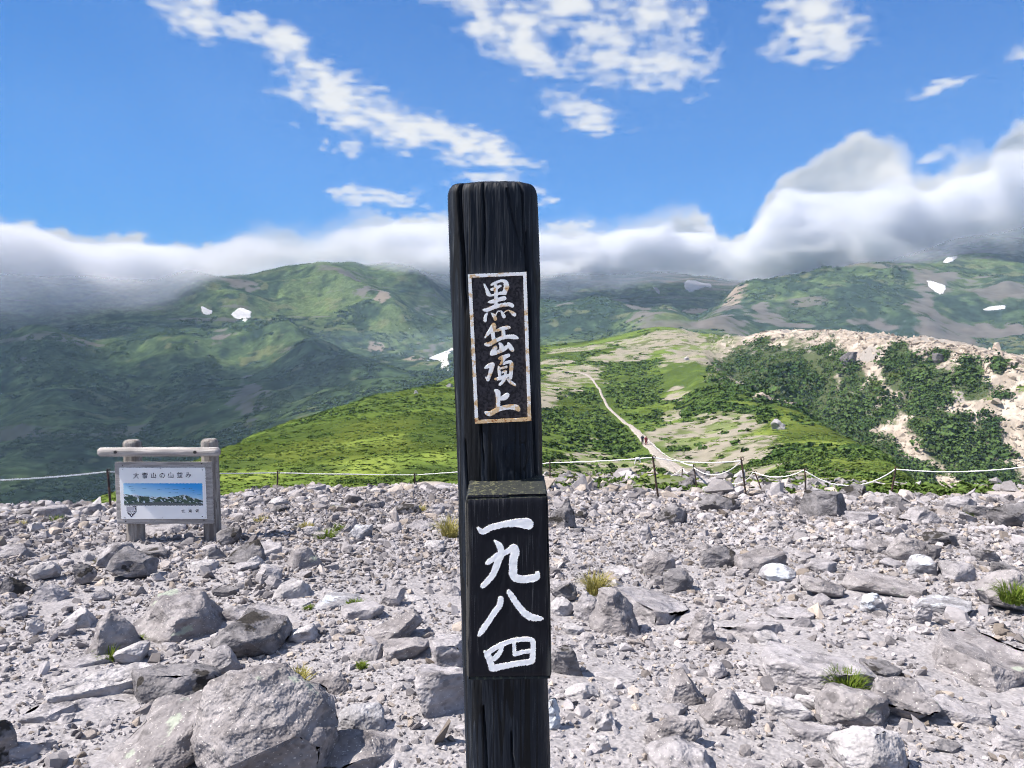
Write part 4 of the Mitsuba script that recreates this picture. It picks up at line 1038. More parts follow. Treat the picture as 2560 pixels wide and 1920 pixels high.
scene['mat_block'] = {'type': 'bumpmap', 'arbitrary': mikit.proc(grain_bump, eps=.0008), 'scale': .0016, 'bsdf': {'type': 'principled', 'base_color': mikit.proc(block_tex), 'roughness': .6, 'specular': .2}}
scene['mat_white_paint'] = {'type': 'bumpmap', 'arbitrary': mikit.proc(lambda p, n, uv: mikit.fbm(p.x * 160, p.z * 160, .3, 4), eps=.0008), 'scale': .0018,
                            'bsdf': {'type': 'principled', 'base_color': mikit.proc(lambda p, n, uv: mi.Color3f(.92, .93, .94) * (.90 + .16 * mikit.fbm(p.x * 130, p.z * 90, 0.2, 3))), 'roughness': .5, 'specular': .4}}
cC = lambda u, v: on_plane(1170 + u * .12658, 1270 + v * .12658, BY)  # noqa: E731
cD = lambda u, v: on_plane(1170 + u * .14463, 1470 + v * .14463, BY)  # noqa: E731
NUM = [([[(205, 400, 32), (300, 465, 55), (420, 400, 62), (600, 345, 58), (800, 305, 66), (1000, 290, 85), (1150, 305, 110), (1195, 320, 100)]], cC),
       ([[(530, 650, 22), (630, 760, 62), (660, 860, 65), (620, 980, 72), (560, 1150, 65), (500, 1300, 62), (400, 1430, 58), (290, 1540, 48)], [(385, 1080, 42), (480, 1010, 55), (600, 930, 60)],
         [(720, 890, 48), (800, 840, 52), (905, 790, 80), (930, 870, 90), (900, 1000, 85), (890, 1150, 80), (890, 1290, 82), (960, 1385, 78), (1100, 1405, 75), (1250, 1390, 75), (1365, 1350, 62), (1370, 1290, 50)]], cC),
       ([[(568, 190, 52), (550, 290, 52), (450, 430, 48), (350, 580, 48), (265, 705, 52), (190, 810, 25)], [(700, 60, 35), (770, 160, 52), (880, 320, 55), (1000, 450, 60), (1120, 510, 58), (1220, 520, 45), (1295, 525, 12)]], cD),
       ([[(290, 1100, 22), (350, 1180, 58), (390, 1290, 52), (430, 1385, 58), (600, 1350, 50), (800, 1310, 48), (1000, 1280, 48), (1110, 1250, 52), (1120, 1150, 46), (1130, 1000, 46), (1115, 910, 46), (1000, 880, 40), (850, 890, 40), (700, 930, 40), (560, 980, 40), (440, 1050, 42), (370, 1100, 42)],
         [(590, 1000, 38), (540, 1120, 42), (450, 1220, 45)], [(795, 950, 32), (800, 1060, 32), (810, 1140, 38), (900, 1115, 36), (1075, 1080, 34)]], cD)]
for k, (st, conv) in enumerate(NUM):
    key = 'summit_post__number_plate__numeral' + (f'_{k:03d}' if k else '')
    scene[key] = mikit.ply(prism(brush(st, conv, 26, k), BY + .0015, .0035), 'mat_white_paint')

# name plate: cast plate with a raised white rim and raised brush characters
NY = 1.925
CN = [on_plane(1170, 686, NY), on_plane(1316, 680, NY), on_plane(1328, 1051, NY), on_plane(1188, 1058, NY)]
outer = Polygon(CN)
inner = outer.buffer(-.0086, join_style=2)


def plate_tex(p, n, uv):
    f = mikit.fbm(p.x * 240, p.z * 240, .7, 4)
    return mikit.mix(mi.Color3f(.008, .007, .011), mi.Color3f(.040, .036, .044), mikit.smoothstep(.35, .65, f))


def rust_white(p, n, uv):
    f, e = mikit.fbm(p.x * 70, p.z * 70, 1.2, 4), mikit.fbm(p.x * 330, p.z * 330, 2.2, 3)
    low = mikit.smoothstep(RUSTZ + .016, RUSTZ + .004, p.z)
    r = mikit.smoothstep(.53, .66, f * .75 + e * .25 + low * .24 + .05 * mikit.smoothstep(RUSTZ + .36, RUSTZ, p.z))
    c = mikit.mix(mi.Color3f(.82, .83, .84), mi.Color3f(.60, .38, .14), r * .85)
    c = mikit.mix(c, mi.Color3f(.30, .12, .04), mikit.smoothstep(.66, .74, f * .5 + e * .5 + low * .14))
    return c * (.9 + .2 * e)


RUSTZ = float((CN[2][1] + CN[3][1]) / 2)
scene['mat_plate'] = {'type': 'bumpmap', 'arbitrary': mikit.proc(lambda p, n, uv: mikit.fbm(p.x * 300, p.z * 300, .7, 3), eps=.0006), 'scale': .0012, 'bsdf': {'type': 'principled', 'base_color': mikit.proc(plate_tex), 'roughness': .6, 'specular': .3}}
scene['mat_rust_white'] = {'type': 'principled', 'base_color': mikit.proc(rust_white), 'roughness': .45, 'specular': .45}
scene['summit_post__name_plate'] = mikit.ply(prism(outer.buffer(-.002), NY, .004, .05), 'mat_plate')
labels['summit_post__name_plate'] = {'label': 'dark iron plate with a white rim and raised white brush characters'}
scene['summit_post__name_plate__rim'] = mikit.ply(prism(outer.difference(inner), NY, .0095, .05), 'mat_rust_white')
A_ = lambda u, v: on_plane(1180 + u * .12058, 680 + v * .12058, NY)  # noqa: E731
B_ = lambda u, v: on_plane(1180 + u * .12058, 870 + v * .12058, NY)  # noqa: E731
NAME = [([[(258, 262, 20), (310, 370, 33), (345, 462, 44), (400, 485, 20), (500, 468, 24), (600, 440, 34), (680, 440, 42)], [(405, 268, 20), (500, 220, 28), (620, 182, 30), (700, 220, 48), (716, 300, 56), (685, 400, 50), (670, 440, 42)],
          [(492, 285, 38), (500, 380, 40), (500, 500, 38), (500, 600, 38), (495, 690, 36)], [(405, 368, 26), (480, 345, 34), (590, 290, 26)], [(335, 628, 8), (430, 612, 40), (560, 570, 44), (670, 545, 46)],
          [(228, 778, 8), (300, 790, 38), (450, 730, 44), (600, 690, 40), (750, 672, 42), (835, 700, 40)], [(318, 850, 16), (280, 930, 34), (276, 1005, 36)], [(400, 850, 8), (450, 900, 34), (488, 975, 36)], [(490, 900, 14), (550, 808, 10), (600, 810, 14), (640, 880, 34), (665, 925, 36)],
          [(668, 840, 10), (750, 795, 12), (800, 820, 24), (860, 868, 42), (884, 888, 34)]], A_),
        ([[(452, 1095, 44), (400, 1185, 44), (330, 1280, 34), (272, 1358, 14)], [(455, 1120, 50), (470, 1160, 30), (430, 1245, 44), (440, 1330, 40), (450, 1400, 38)], [(468, 1225, 14), (560, 1195, 34), (660, 1160, 40), (768, 1150, 34)], [(640, 1205, 38), (655, 1290, 42), (640, 1340, 38)],
          [(268, 1490, 16), (345, 1500, 46), (480, 1430, 40), (620, 1365, 40), (760, 1340, 42), (860, 1345, 48), (948, 1370, 20)],
          [(485, 1565, 44), (440, 1640, 46), (400, 1698, 30)], [(410, 1700, 36), (520, 1662, 42), (650, 1605, 42), (735, 1545, 38)], [(758, 1485, 32), (812, 1575, 48), (842, 1622, 34)], [(572, 1480, 26), (615, 1545, 46), (612, 1610, 46)]], A_),
        ([[(282, 405, 26), (370, 360, 48), (428, 345, 46)], [(420, 370, 48), (390, 480, 44), (360, 580, 38), (330, 648, 40)], [(335, 640, 36), (285, 605, 12)], [(558, 215, 20), (650, 188, 44), (758, 150, 36)], [(660, 230, 34), (588, 335, 20)],
          [(645, 340, 14), (700, 300, 30), (785, 280, 34), (820, 335, 42), (815, 430, 40), (810, 530, 38), (800, 618, 34)], [(555, 385, 20), (565, 470, 32), (575, 570, 34)], [(590, 422, 18), (650, 405, 26), (715, 388, 26)], [(625, 505, 20), (700, 480, 30), (690, 535, 28)],
          [(478, 640, 20), (560, 630, 38), (680, 590, 42), (780, 558, 28)], [(680, 620, 38), (640, 690, 36), (580, 755, 28)], [(735, 640, 18), (800, 700, 36), (888, 760, 28)]], B_),
        ([[(480, 872, 24), (540, 930, 54), (545, 1050, 46), (540, 1180, 44), (540, 1250, 44)], [(585, 1045, 28), (670, 1020, 58), (730, 970, 48)], [(278, 1325, 22), (370, 1355, 52), (480, 1298, 50), (620, 1240, 50), (780, 1215, 50), (900, 1225, 60), (962, 1268, 42)]], B_)]
for k, (st, conv) in enumerate(NAME):
    key = 'summit_post__name_plate__character' + (f'_{k:03d}' if k else '')
    polys = brush(st, conv)
    low = prism(polys, NY - .003, .0045)
    hi = prism([h for g_ in polys for h in getattr(g_.buffer(-.0009), 'geoms', [g_.buffer(-.0009)])], NY - .0074, .0014)
    scene[key] = mikit.ply(trimesh.util.concatenate([low, hi]), 'mat_rust_white')
# ---------------------------------------------------------------- information board at left
def old_wood(a, b, sx, sy, sz, dark=.5):
    def fn(p, n, uv):
        f = mikit.fbm(p.x * sx, p.y * sy, p.z * sz, 4)
        f2 = mikit.fbm(p.x * sx * 3, p.y * sy * 3, p.z * sz * 3 + 7, 3)
        c = mikit.mix(mi.Color3f(*a), mi.Color3f(*b), mikit.smoothstep(.3, .7, f)) * (.75 + .5 * f2)
        return c * (1 - dark * mikit.smoothstep(.60, .70, f2 * .6 + f * .4))
    return fn


scene['mat_wood_v'] = {'type': 'bumpmap', 'arbitrary': mikit.proc(lambda p, n, uv: mikit.fbm(p.x * 70, p.y * 70, p.z * 4, 4), eps=.002), 'scale': .012, 'bsdf': {'type': 'diffuse', 'reflectance': mikit.proc(old_wood((.16, .145, .14), (.33, .315, .30), 45, 45, 3, .6))}}
scene['mat_wood_h'] = {'type': 'bumpmap', 'arbitrary': mikit.proc(lambda p, n, uv: mikit.fbm(p.x * 5, p.y * 70, p.z * 70, 4), eps=.002), 'scale': .009, 'bsdf': {'type': 'diffuse', 'reflectance': mikit.proc(old_wood((.27, .255, .25), (.46, .44, .43), 4, 45, 45, .55))}}
scene['mat_dark_metal'] = {'type': 'principled', 'base_color': {'type': 'rgb', 'value': [.012, .012, .016]}, 'roughness': .6}
scene['mat_panel'] = {'type': 'principled', 'base_color': mikit.proc(lambda p, n, uv: mi.Color3f(.88, .89, .90) * (.94 + .1 * mikit.fbm(p.x * 9, p.y * 9, p.z * 9, 3))), 'roughness': .35, 'specular': .5}
scene['mat_ink'] = {'type': 'diffuse', 'reflectance': {'type': 'rgb', 'value': [.018, .018, .04]}}
scene['mat_ink_faded'] = {'type': 'diffuse', 'reflectance': {'type': 'rgb', 'value': [.42, .42, .47]}}
scene['mat_label_ink'] = {'type': 'diffuse', 'reflectance': {'type': 'rgb', 'value': [.05, .16, .32]}}
SB = hit(423, 1358, detail=False)
sdep = SB[1] * CP - (SB[2] - EYE) * SP
sm = sdep / F * .985
YAW = math.radians(0)
SIGN = np.eye(4)
SIGN[:3, :3] = trimesh.transformations.rotation_matrix(YAW, [0, 0, 1])[:3, :3]
SIGN[:3, 3] = SB


def sx(px, py):
    """pixel of the board in the photograph -> board coordinates in metres (x right, z up, y = 0 the panel's plane)"""
    return (px - 412) * sm, (1358 - py) * sm * 1.01


def c5(u, v):
    return sx(220 + u * .2049, 1060 + v * .2049)


def put(key, m, mat, smooth=False, **kw):
    m = m.copy() if hasattr(m, 'copy') else trimesh.Trimesh(*m, process=False)
    m.apply_transform(SIGN)
    scene[key] = mikit.ply(m, mat, smooth=smooth, **kw)


def rbox(x0, x1, y0, y1, z0, z1, ch=.006, res=None, wob=0.0, seed=0):
    """a box with chamfered edges, optionally weathered"""
    pts = []
    for a, b, c in ((0, 1, 1), (1, 0, 1), (1, 1, 0)):
        for i in (0, 1):
            for j in (0, 1):
                for k in (0, 1):
                    pts.append(((x0 + ch * a) if i == 0 else (x1 - ch * a), (y0 + ch * b) if j == 0 else (y1 - ch * b), (z0 + ch * c) if k == 0 else (z1 - ch * c)))
    m = trimesh.convex.convex_hull(np.array(pts))
    if res:
        m = refined(m, res)
        p = np.array(m.vertices)
        m.vertices = p + np.array(m.vertex_normals) * ((nfbm(p[:, 0] * 14 + seed, p[:, 1] * 14, p[:, 2] * 5, 3) - .5) * wob)[:, None]
    return m


labels['information_board'] = {'label': 'weathered timber information board with a white panel of mountain scenery and Japanese lettering', 'category': 'sign'}
# two posts: thick, chamfered, standing behind the board
for k, (uL, uR, vT, vB) in enumerate([(352, 565, 198, 1500), (1318, 1528, 186, 1450)]):
    (x0, z1), (x1, _) = c5(uL, vT), c5(uR, vT)
    z0 = c5(uL, vB)[1] - .25
    n = 26
    zs = np.concatenate([np.linspace(z0, z1 - .03, 26), [z1 - .022, z1 - .008, z1]])
    prof = np.concatenate([np.ones(26), [.96, .84, .70]])
    a = np.linspace(0, 2 * math.pi, 41)[:-1] + .01
    rr = np.minimum(1.0, .93 / np.maximum.reduce([np.abs(np.cos(a)), np.abs(np.sin(a))]))
    hw_ = (x1 - x0) / 2
    V = []
    for zc, s in zip(zs, prof):
        wob = 1 + (nfbm(np.cos(a) * 3 + k * 9, np.sin(a) * 3, zc * 2, 3) - .5) * .07
        V.append(np.stack([(x0 + x1) / 2 + np.cos(a) * rr * hw_ * s * wob, .035 + hw_ + np.sin(a) * rr * hw_ * s * wob, np.full_like(a, zc)], -1))
    V = np.vstack(V)
    nn = len(a)
    Fq = np.array([[i * nn + j, i * nn + (j + 1) % nn, (i + 1) * nn + (j + 1) % nn, (i + 1) * nn + j] for i in range(len(zs) - 1) for j in range(nn)])
    F3 = np.vstack([Fq[:, [0, 1, 2]], Fq[:, [0, 2, 3]]])
    V = np.vstack([V, V[-nn:].mean(0)[None]])
    F3 = np.vstack([F3, [[(len(zs) - 1) * nn + j, (len(zs) - 1) * nn + (j + 1) % nn, len(V) - 1] for j in range(nn)]])
    put('information_board__post' + ('_001' if k else ''), trimesh.Trimesh(V, F3, process=False), 'mat_wood_v', 40)
# round crossbar before the posts
(x0, zc), (x1, _) = c5(145, 312), c5(1622, 308)
L, rb = x1 - x0, .047
ss_ = np.linspace(0, 1, 60)
a = np.linspace(0, 2 * math.pi, 33)[:-1]
V = []
for s in ss_:
    e = min(s, 1 - s) * L
    rr = rb * (1 - .35 * max(0, 1 - e / .035) ** 2) * (1 + (nfbm(np.cos(a) * 1.5 + 5, np.sin(a) * 1.5, s * 9, 3) - .5) * .20)
    V.append(np.stack([np.full_like(a, x0 + s * L), -.012 - .03 + np.cos(a) * rr, zc + np.sin(a) * rr * 1.05], -1))
V = np.vstack(V)
nn = len(a)
Fq = np.array([[i * nn + j, (i + 1) * nn + j, (i + 1) * nn + (j + 1) % nn, i * nn + (j + 1) % nn] for i in range(59) for j in range(nn)])
F3 = np.vstack([Fq[:, [0, 1, 2]], Fq[:, [0, 2, 3]]])
V = np.vstack([V, V[:nn].mean(0)[None] - [.006, 0, 0], V[-nn:].mean(0)[None] + [.006, 0, 0]])
F3 = np.vstack([F3, [[j, (j + 1) % nn, len(V) - 2] for j in range(nn)], [[59 * nn + (j + 1) % nn, 59 * nn + j, len(V) - 1] for j in range(nn)]])
put('information_board__crossbar', trimesh.Trimesh(V, F3[:, ::-1], process=False), 'mat_wood_h', 50)
labels['information_board__crossbar'] = {'label': 'round silvery grey log with two black bolt holes'}
for k, u in enumerate((378, 1342)):
    x, z = c5(u, 312)
    m = trimesh.creation.cylinder(.0165, .03, sections=20)
    m.apply_transform(trimesh.transformations.rotation_matrix(math.pi / 2, [1, 0, 0]))
    m.apply_translation([x, -.079, z + .006])
    put('information_board__crossbar__bolt' + ('_001' if k else ''), m, 'mat_dark_metal', 30)
# wooden backboard, white panel, print, lettering
(x0, z1), (x1, z0) = c5(305, 450), c5(1492, 1212)
put('information_board__backboard', rbox(x0, x1, -.004, .034, z0, z1, .004, .03, .006), 'mat_wood_h', 35)
(px0, pz1), (px1, pz0) = c5(366, 512), c5(1421, 1148)
put('information_board__panel', rbox(px0, px1, -.014, -.006, pz0, pz1, .0015), 'mat_panel')


def flat(polys, y0=-.0142, t=.0012):
    ms = []
    for g_ in polys:
        m = trimesh.creation.extrude_polygon(g_, t, engine='earcut')
        v = np.array(m.vertices)
        ms.append(trimesh.Trimesh(np.stack([v[:, 0], y0 - v[:, 2], v[:, 1]], -1), m.faces, process=False))
    return trimesh.util.concatenate(ms)


def glyph(ch, u, v, hgt):
    """a printed character centred at (u, v) of the crop, hgt crop units tall"""
    s = hgt / 160
    out = []
    for rings in GLYPHS[ch]:
        rr = []
        for r_ in rings:
            q = np.array(r_, float).reshape(-1, 2)
            X, Z = c5(u + q[:, 0] * s, v - q[:, 1] * s)
            rr.append(np.stack([X, Z], -1))
        P = Polygon(rr[0], rr[1:]).buffer(0)
        out += list(getattr(P, 'geoms', [P]))
    return out


for k, (ch, u, v) in enumerate([('大', 573, 610), ('雪', 681, 610), ('山', 787, 607), ('の', 893, 606), ('山', 1000, 604), ('並', 1108, 602), ('み', 1213, 600)]):
    put('information_board__panel__character' + (f'_{k:03d}' if k else ''), flat(glyph(ch, u, v, 76)), 'mat_ink')
for k, (ch, u, v) in enumerate([('北', 1135, 1048), ('海', 1220, 1046), ('道', 1306, 1044)]):
    put(f'information_board__panel__character_{k + 7:03d}', flat(glyph(ch, u, v, 45)), 'mat_ink')


def print_tex(p, n, uv):
    x, y = uv.x, uv.y
    sky_ = mikit.mix(mi.Color3f(.46, .73, .90), mi.Color3f(.02, .33, .80), mikit.smoothstep(.35, 1.1, y + (x - .5) * .55))
    ridge = .36 + .17 * mikit.fbm(x * 7, 1.7, 0.2, 4) - .05 + .10 * dr.exp(-dr.square((x - .77) / .07)) - .10 * mikit.smoothstep(.80, 1.0, x) + .08 * mikit.smoothstep(.35, .0, x)
    land = mikit.mix(mi.Color3f(.015, .045, .05), mi.Color3f(.06, .11, .07), mikit.smoothstep(.4, .6, mikit.fbm(x * 22, y * 16, 3.1, 4)))
    snow = mikit.smoothstep(.60, .66, mikit.fbm(x * 40 + y * 9, y * 16, 8.3, 4) + .14 * mikit.smoothstep(-.12, 0, y - ridge))
    land = mikit.mix(land, mi.Color3f(.62, .70, .78), snow)
    fore = mikit.smoothstep(.0, .03, .05 + .10 * mikit.fbm(x * 5, .3, 4.4, 3) + .08 * dr.exp(-dr.square((x - .45) / .2)) - y)
    land = mikit.mix(land, mi.Color3f(.10, .12, .13), fore)
    mist = mikit.smoothstep(.60, .72, mikit.fbm(x * 9, y * 7, 2.2, 4)) * mikit.smoothstep(.12, .0, dr.abs(y - ridge - .03))
    return mikit.mix(mikit.mix(sky_, mi.Color3f(.75, .83, .9), mist * .7), land, mikit.smoothstep(.006, -.006, y - ridge))


scene['mat_print'] = {'type': 'principled', 'base_color': mikit.proc(print_tex), 'roughness': .35, 'specular': .5}
(qx0, qz1), (qx1, qz0) = c5(411, 704), c5(1381, 980)
q = np.array([[qx0, -.0152, qz0], [qx1, -.0152, qz0], [qx1, -.0152, qz1], [qx0, -.0152, qz1]])
put('information_board__panel__panorama_print', trimesh.Trimesh(q, [[0, 1, 2], [0, 2, 3]], process=False), 'mat_print', uv=np.array([[0, 0], [1, 0], [1, 1], [0, 1.0]]))
labels['information_board__panel__panorama_print'] = {'label': 'wide blue photograph of snow streaked mountains'}


def bar(u, v, w, h):
    a, b = c5(u, v), c5(u + w, v + h)
    return Polygon([(a[0], b[1]), (b[0], b[1]), (b[0], a[1]), (a[0], a[1])])


for k, (u, v, w) in enumerate([(480, 738, 48), (500, 764, 34), (505, 790, 50), (645, 770, 58), (820, 778, 56), (925, 770, 52), (958, 812, 36), (1018, 782, 72), (1030, 812, 44), (1115, 764, 52), (1205, 762, 54), (1236, 788, 50), (1258, 818, 36), (1318, 838, 48)]):
    put('information_board__panel__caption_mark' + (f'_{k:03d}' if k else ''), flat([bar(u, v, w, 4)], -.0154, .0006), 'mat_label_ink')
# emblem: a shield, its upper part worn away
sh_out = Polygon([c5(*q_) for q_ in [(440, 990), (558, 986), (556, 1060), (494, 1126), (440, 1064)]])
band = []
for pts in ([(512, 986), (558, 986), (558, 1012), (545, 1000), (512, 996)], [(548, 1000), (559, 1000), (557, 1062), (546, 1058)], [(557, 1058), (494, 1127), (494, 1112), (546, 1056)], [(494, 1127), (438, 1066), (447, 1060), (494, 1112)],
            [(540, 1012), (552, 1012), (552, 1024), (540, 1024)]):
    band.append(Polygon([c5(*q_) for q_ in pts]))
for cu, cv in [(458, 1056), (482, 1056), (506, 1055), (530, 1054), (470, 1074), (494, 1074), (518, 1073), (482, 1091), (506, 1090)]:
    band.append(Polygon([c5(cu - 11, cv - 5), c5(cu + 11, cv - 5), c5(cu, cv + 9)]))
put('information_board__panel__emblem', flat(band), 'mat_ink')
labels['information_board__panel__emblem'] = {'label': 'small black shield emblem with rows of triangles, half worn away'}
put('information_board__panel__emblem_field', flat([Polygon([c5(*q_) for q_ in [(436, 990), (540, 992), (530, 1040), (440, 1050)]])]), 'mat_ink_faded')
# screws
SC = [(412, 533), (874, 521), (1390, 540), (412, 1130), (872, 1124), (1366, 1116)]
for k, (u, v) in enumerate(SC):
    m = trimesh.creation.cylinder(.0048, .003, sections=10)
    m.apply_transform(trimesh.transformations.rotation_matrix(math.pi / 2, [1, 0, 0]))
    x, z = c5(u, v)
    m.apply_translation([x, -.0150, z])
    put('information_board__panel__screw' + (f'_{k:03d}' if k else ''), m, 'mat_dark_metal')
for k, (u, v) in enumerate([(408, 484), (1378, 463), (415, 1178), (1382, 1165)]):
    m = trimesh.creation.cylinder(.0065, .004, sections=10)
    m.apply_transform(trimesh.transformations.rotation_matrix(math.pi / 2, [1, 0, 0]))
    x, z = c5(u, v)
    m.apply_translation([x, -.0065, z])
    put('information_board__backboard__bolt' + (f'_{k:03d}' if k else ''), m, 'mat_dark_metal')
# ---------------------------------------------------------------- rope fence
def tube(pts, rad, sides=6, closed_ends=True):
    p = np.array(pts, float)
    r = np.broadcast_to(np.asarray(rad, float), (len(p),))
    t = np.gradient(p, axis=0)
    t /= np.linalg.norm(t, axis=1, keepdims=True)
    a = np.cross(t, np.where(np.abs(t[:, 2:]) < .9, [0, 0, 1.0], [1.0, 0, 0]))
    a /= np.linalg.norm(a, axis=1, keepdims=True)
    b = np.cross(t, a)
    g_ = np.arange(sides) * 2 * math.pi / sides
    v = (p[:, None] + r[:, None, None] * (np.cos(g_)[None, :, None] * a[:, None] + np.sin(g_)[None, :, None] * b[:, None])).reshape(-1, 3)
    i, j = np.meshgrid(np.arange(len(p) - 1), np.arange(sides), indexing='ij')
    q = np.stack([i * sides + j, i * sides + (j + 1) % sides, (i + 1) * sides + (j + 1) % sides, (i + 1) * sides + j], -1).reshape(-1, 4)
    f = np.vstack([q[:, [0, 1, 2]], q[:, [0, 2, 3]]])
    v = np.vstack([v, p[0], p[-1]])
    n = len(p) * sides
    f = np.vstack([f, [[(k + 1) % sides, k, n] for k in range(sides)], [[n - sides + k, n - sides + (k + 1) % sides, n + 1] for k in range(sides)]])
    return trimesh.Trimesh(v, f, process=False)


scene['mat_iron'] = {'type': 'principled', 'base_color': mikit.proc(lambda p, n, uv: mikit.mix(mi.Color3f(.018, .014, .014), mi.Color3f(.085, .045, .03), mikit.smoothstep(.45, .65, mikit.fbm(p.x * 30, p.y * 30, p.z * 30, 3)))), 'roughness': .7}
scene['mat_rope'] = {'type': 'diffuse', 'reflectance': mikit.proc(lambda p, n, uv: mi.Color3f(.80, .81, .82) * (.8 + .3 * mikit.noise(p.x * 60, p.y * 60, p.z * 60)))}
scene['mat_tag'] = {'type': 'diffuse', 'reflectance': {'type': 'rgb', 'value': [.72, .66, .30]}}


def at_dist(px, py, r):
    return at_r(px, py, r)


# (top pixel, foot pixel, distance, thickness, label)
STAKES = [(268, 1173, 278, 1272, 12.6, .017, 'rusty iron fence stake just left of the information board'), (694, 1177, 692, 1240, 14.4, .014, 'thin iron fence stake right of the information board, before the green slope'),
          (1036, 1183, 1037, 1226, 14.8, .014, 'short looking fence stake nearest to the left side of the summit post'), (1374, 1151, 1376, 1226, 14.6, .015, 'fence stake nearest to the right side of the summit post'),
          (1631, 1140, 1646, 1244, 13.2, .018, 'thick rusty fence stake with a knotted rope end beside it'), (1852, 1144, 1867, 1247, 13.3, .016, 'fence stake where the upper and the lower rope meet'),
          (2011, 1170, 2016, 1244, 13.8, .014, 'fence stake left of the deepest sag of the rope'), (2239, 1167, 2228, 1240, 13.8, .016, 'rightmost fence stake, leaning right, above a dark block'),
          (1706, 1169, 1704, 1206, 21.0, .014, 'small distant stake behind the thick rusty one'), (1733, 1161, 1744, 1226, 17.0, .014, 'leaning stake of the lower rope, left of the meeting stake'),
          (1809, 1197, 1816, 1232, 19.0, .014, 'low stake with two loose rope ends on it'), (1885, 1178, 1911, 1240, 16.0, .014, 'strongly leaning stake right of the meeting stake'), (1496, 1196, 1494, 1215, 23.0, .013, 'tiny distant stake at the left end of the lowest rope'), (1564, 1200, 1564, 1214, 24.0, .013, 'tiny distant stake in the middle of the lowest rope')]
STOP = []
for tx, ty, bx_, by_, r, th_, lab in STAKES:
    A, B = at_dist(tx, ty, r), at_dist(bx_, by_, r)
    STOP.append(A)
    d = (B - A) / np.linalg.norm(B - A)
    gz = float(height(B[0:1], B[1:2])[0])
    B = B + d * (max(0, (B[2] - gz)) / abs(d[2]) + .25)
    k = key_of('fence_stake')
    s = np.linspace(0, 1, 14)[:, None]
    pts = A * (1 - s) + B * s + np.stack([.004 * np.sin(s[:, 0] * 9), 0 * s[:, 0], 0 * s[:, 0]], -1)
    m = tube(pts, th_ * np.concatenate([[.8], np.ones(13)]), 7)
    loop = [A - d * -.02 + np.array([math.cos(t) * .028 + .02, -.012, math.sin(t) * .028]) for t in np.linspace(0, 6.28, 12)]
    scene[k + '__rod'] = mikit.ply(m, 'mat_iron', smooth=True)
    scene[k + '__eyelet'] = mikit.ply(tube(loop, th_ * .4, 5), 'mat_iron', smooth=True)
    labels[k] = {'label': lab, 'category': 'stake', 'group': 'iron stakes of the rope fence'}


def rope(key, pts, rad, lab):
    """pts: (pixel x, pixel y, distance); a smooth hanging line through them"""
    P = np.array([at_dist(*q_) for q_ in pts])
    L = np.concatenate([[0], np.cumsum(np.linalg.norm(np.diff(P, axis=0), axis=1))])
    t = np.linspace(0, L[-1], max(30, int(L[-1] / .08)))
    Q = np.stack([PchipInterpolator(L, P[:, i])(t) if len(P) > 2 else np.interp(t, L, P[:, i]) for i in range(3)], -1)
    scene[key] = mikit.ply(tube(Q, rad, 6), 'mat_rope', smooth=True)
    labels[key] = {'label': lab, 'category': 'rope', 'group': 'white ropes of the fence'}


def span(a, b, sag, n=7):
    """a sagging span between two (px, py, r) ends, sag in pixels"""
    out = []
    for t in np.linspace(0, 1, n):
        out.append((a[0] + (b[0] - a[0]) * t, a[1] + (b[1] - a[1]) * t + sag * 4 * t * (1 - t), a[2] + (b[2] - a[2]) * t))
    return out


R_ = .0098
rope('rope', span((-60, 1202, 12.2), (268, 1179, 12.6), 4), R_, 'leftmost white rope, running from the left edge to the information board')
rope('rope_001', span((268, 1179, 12.6), (694, 1182, 14.4), 3)[:-1] + span((694, 1182, 14.4), (1036, 1187, 14.8), 1)[:-1] + span((1036, 1187, 14.8), (1374, 1157, 14.6), 3)[:-1] + span((1374, 1157, 14.6), (1632, 1144, 13.2), 2)[:-1] + span((1632, 1144, 13.2), (1852, 1152, 13.3), 8), R_, 'long tight white rope passing behind the summit post')
rope('rope_002', span((1853, 1153, 13.3), (1735, 1170, 17.0), 25), R_ * .95, 'rope drooping left from the stake where two ropes meet')
rope('rope_003', span((1733, 1170, 17.0), (1706, 1172, 21.0), 10)[:-1] + span((1706, 1172, 21.0), (1600, 1196, 22.0), 14), R_ * .95, 'lower rope drooping left past the small distant stake')
rope('rope_004', span((1496, 1198, 23.0), (1564, 1203, 24.0), 6)[:-1] + span((1564, 1203, 24.0), (1640, 1206, 24.0), 5), R_ * .9, 'lowest rope close to the ground behind the thick rusty stake')
rope('rope_005', span((1809, 1199, 19.0), (1886, 1181, 16.0), 18)[:-1] + span((1886, 1181, 16.0), (2011, 1176, 13.8), 14)[:-1] + span((2011, 1176, 13.8), (2238, 1173, 13.8), 40), R_, 'rope with the deepest sag, hanging between the right hand stakes')
rope('rope_006', span((2238, 1173, 13.8), (2640, 1155, 13.6), 14), R_, 'rightmost rope running out of the picture above the bushes')
rope('rope_007', [(1809, 1199, 19.0), (1803, 1215, 19.0), (1797, 1224, 18.8)], R_, 'short loose rope end hanging from the low stake')
rope('rope_008', [(1757, 1219, 16.5), (1766, 1217, 16.5), (1776, 1227, 16.2)], R_, 'bent rope end lying on the ground by the leaning stake')
# rope handrail along the path beyond
rope('rope_009', [(1575, 1064, 170), (1600, 1078, 160), (1612, 1092, 150), (1640, 1118, 130), (1665, 1138, 105), (1690, 1150, 70), (1733, 1164, 19)], .028, 'far white rope running down along the footpath')
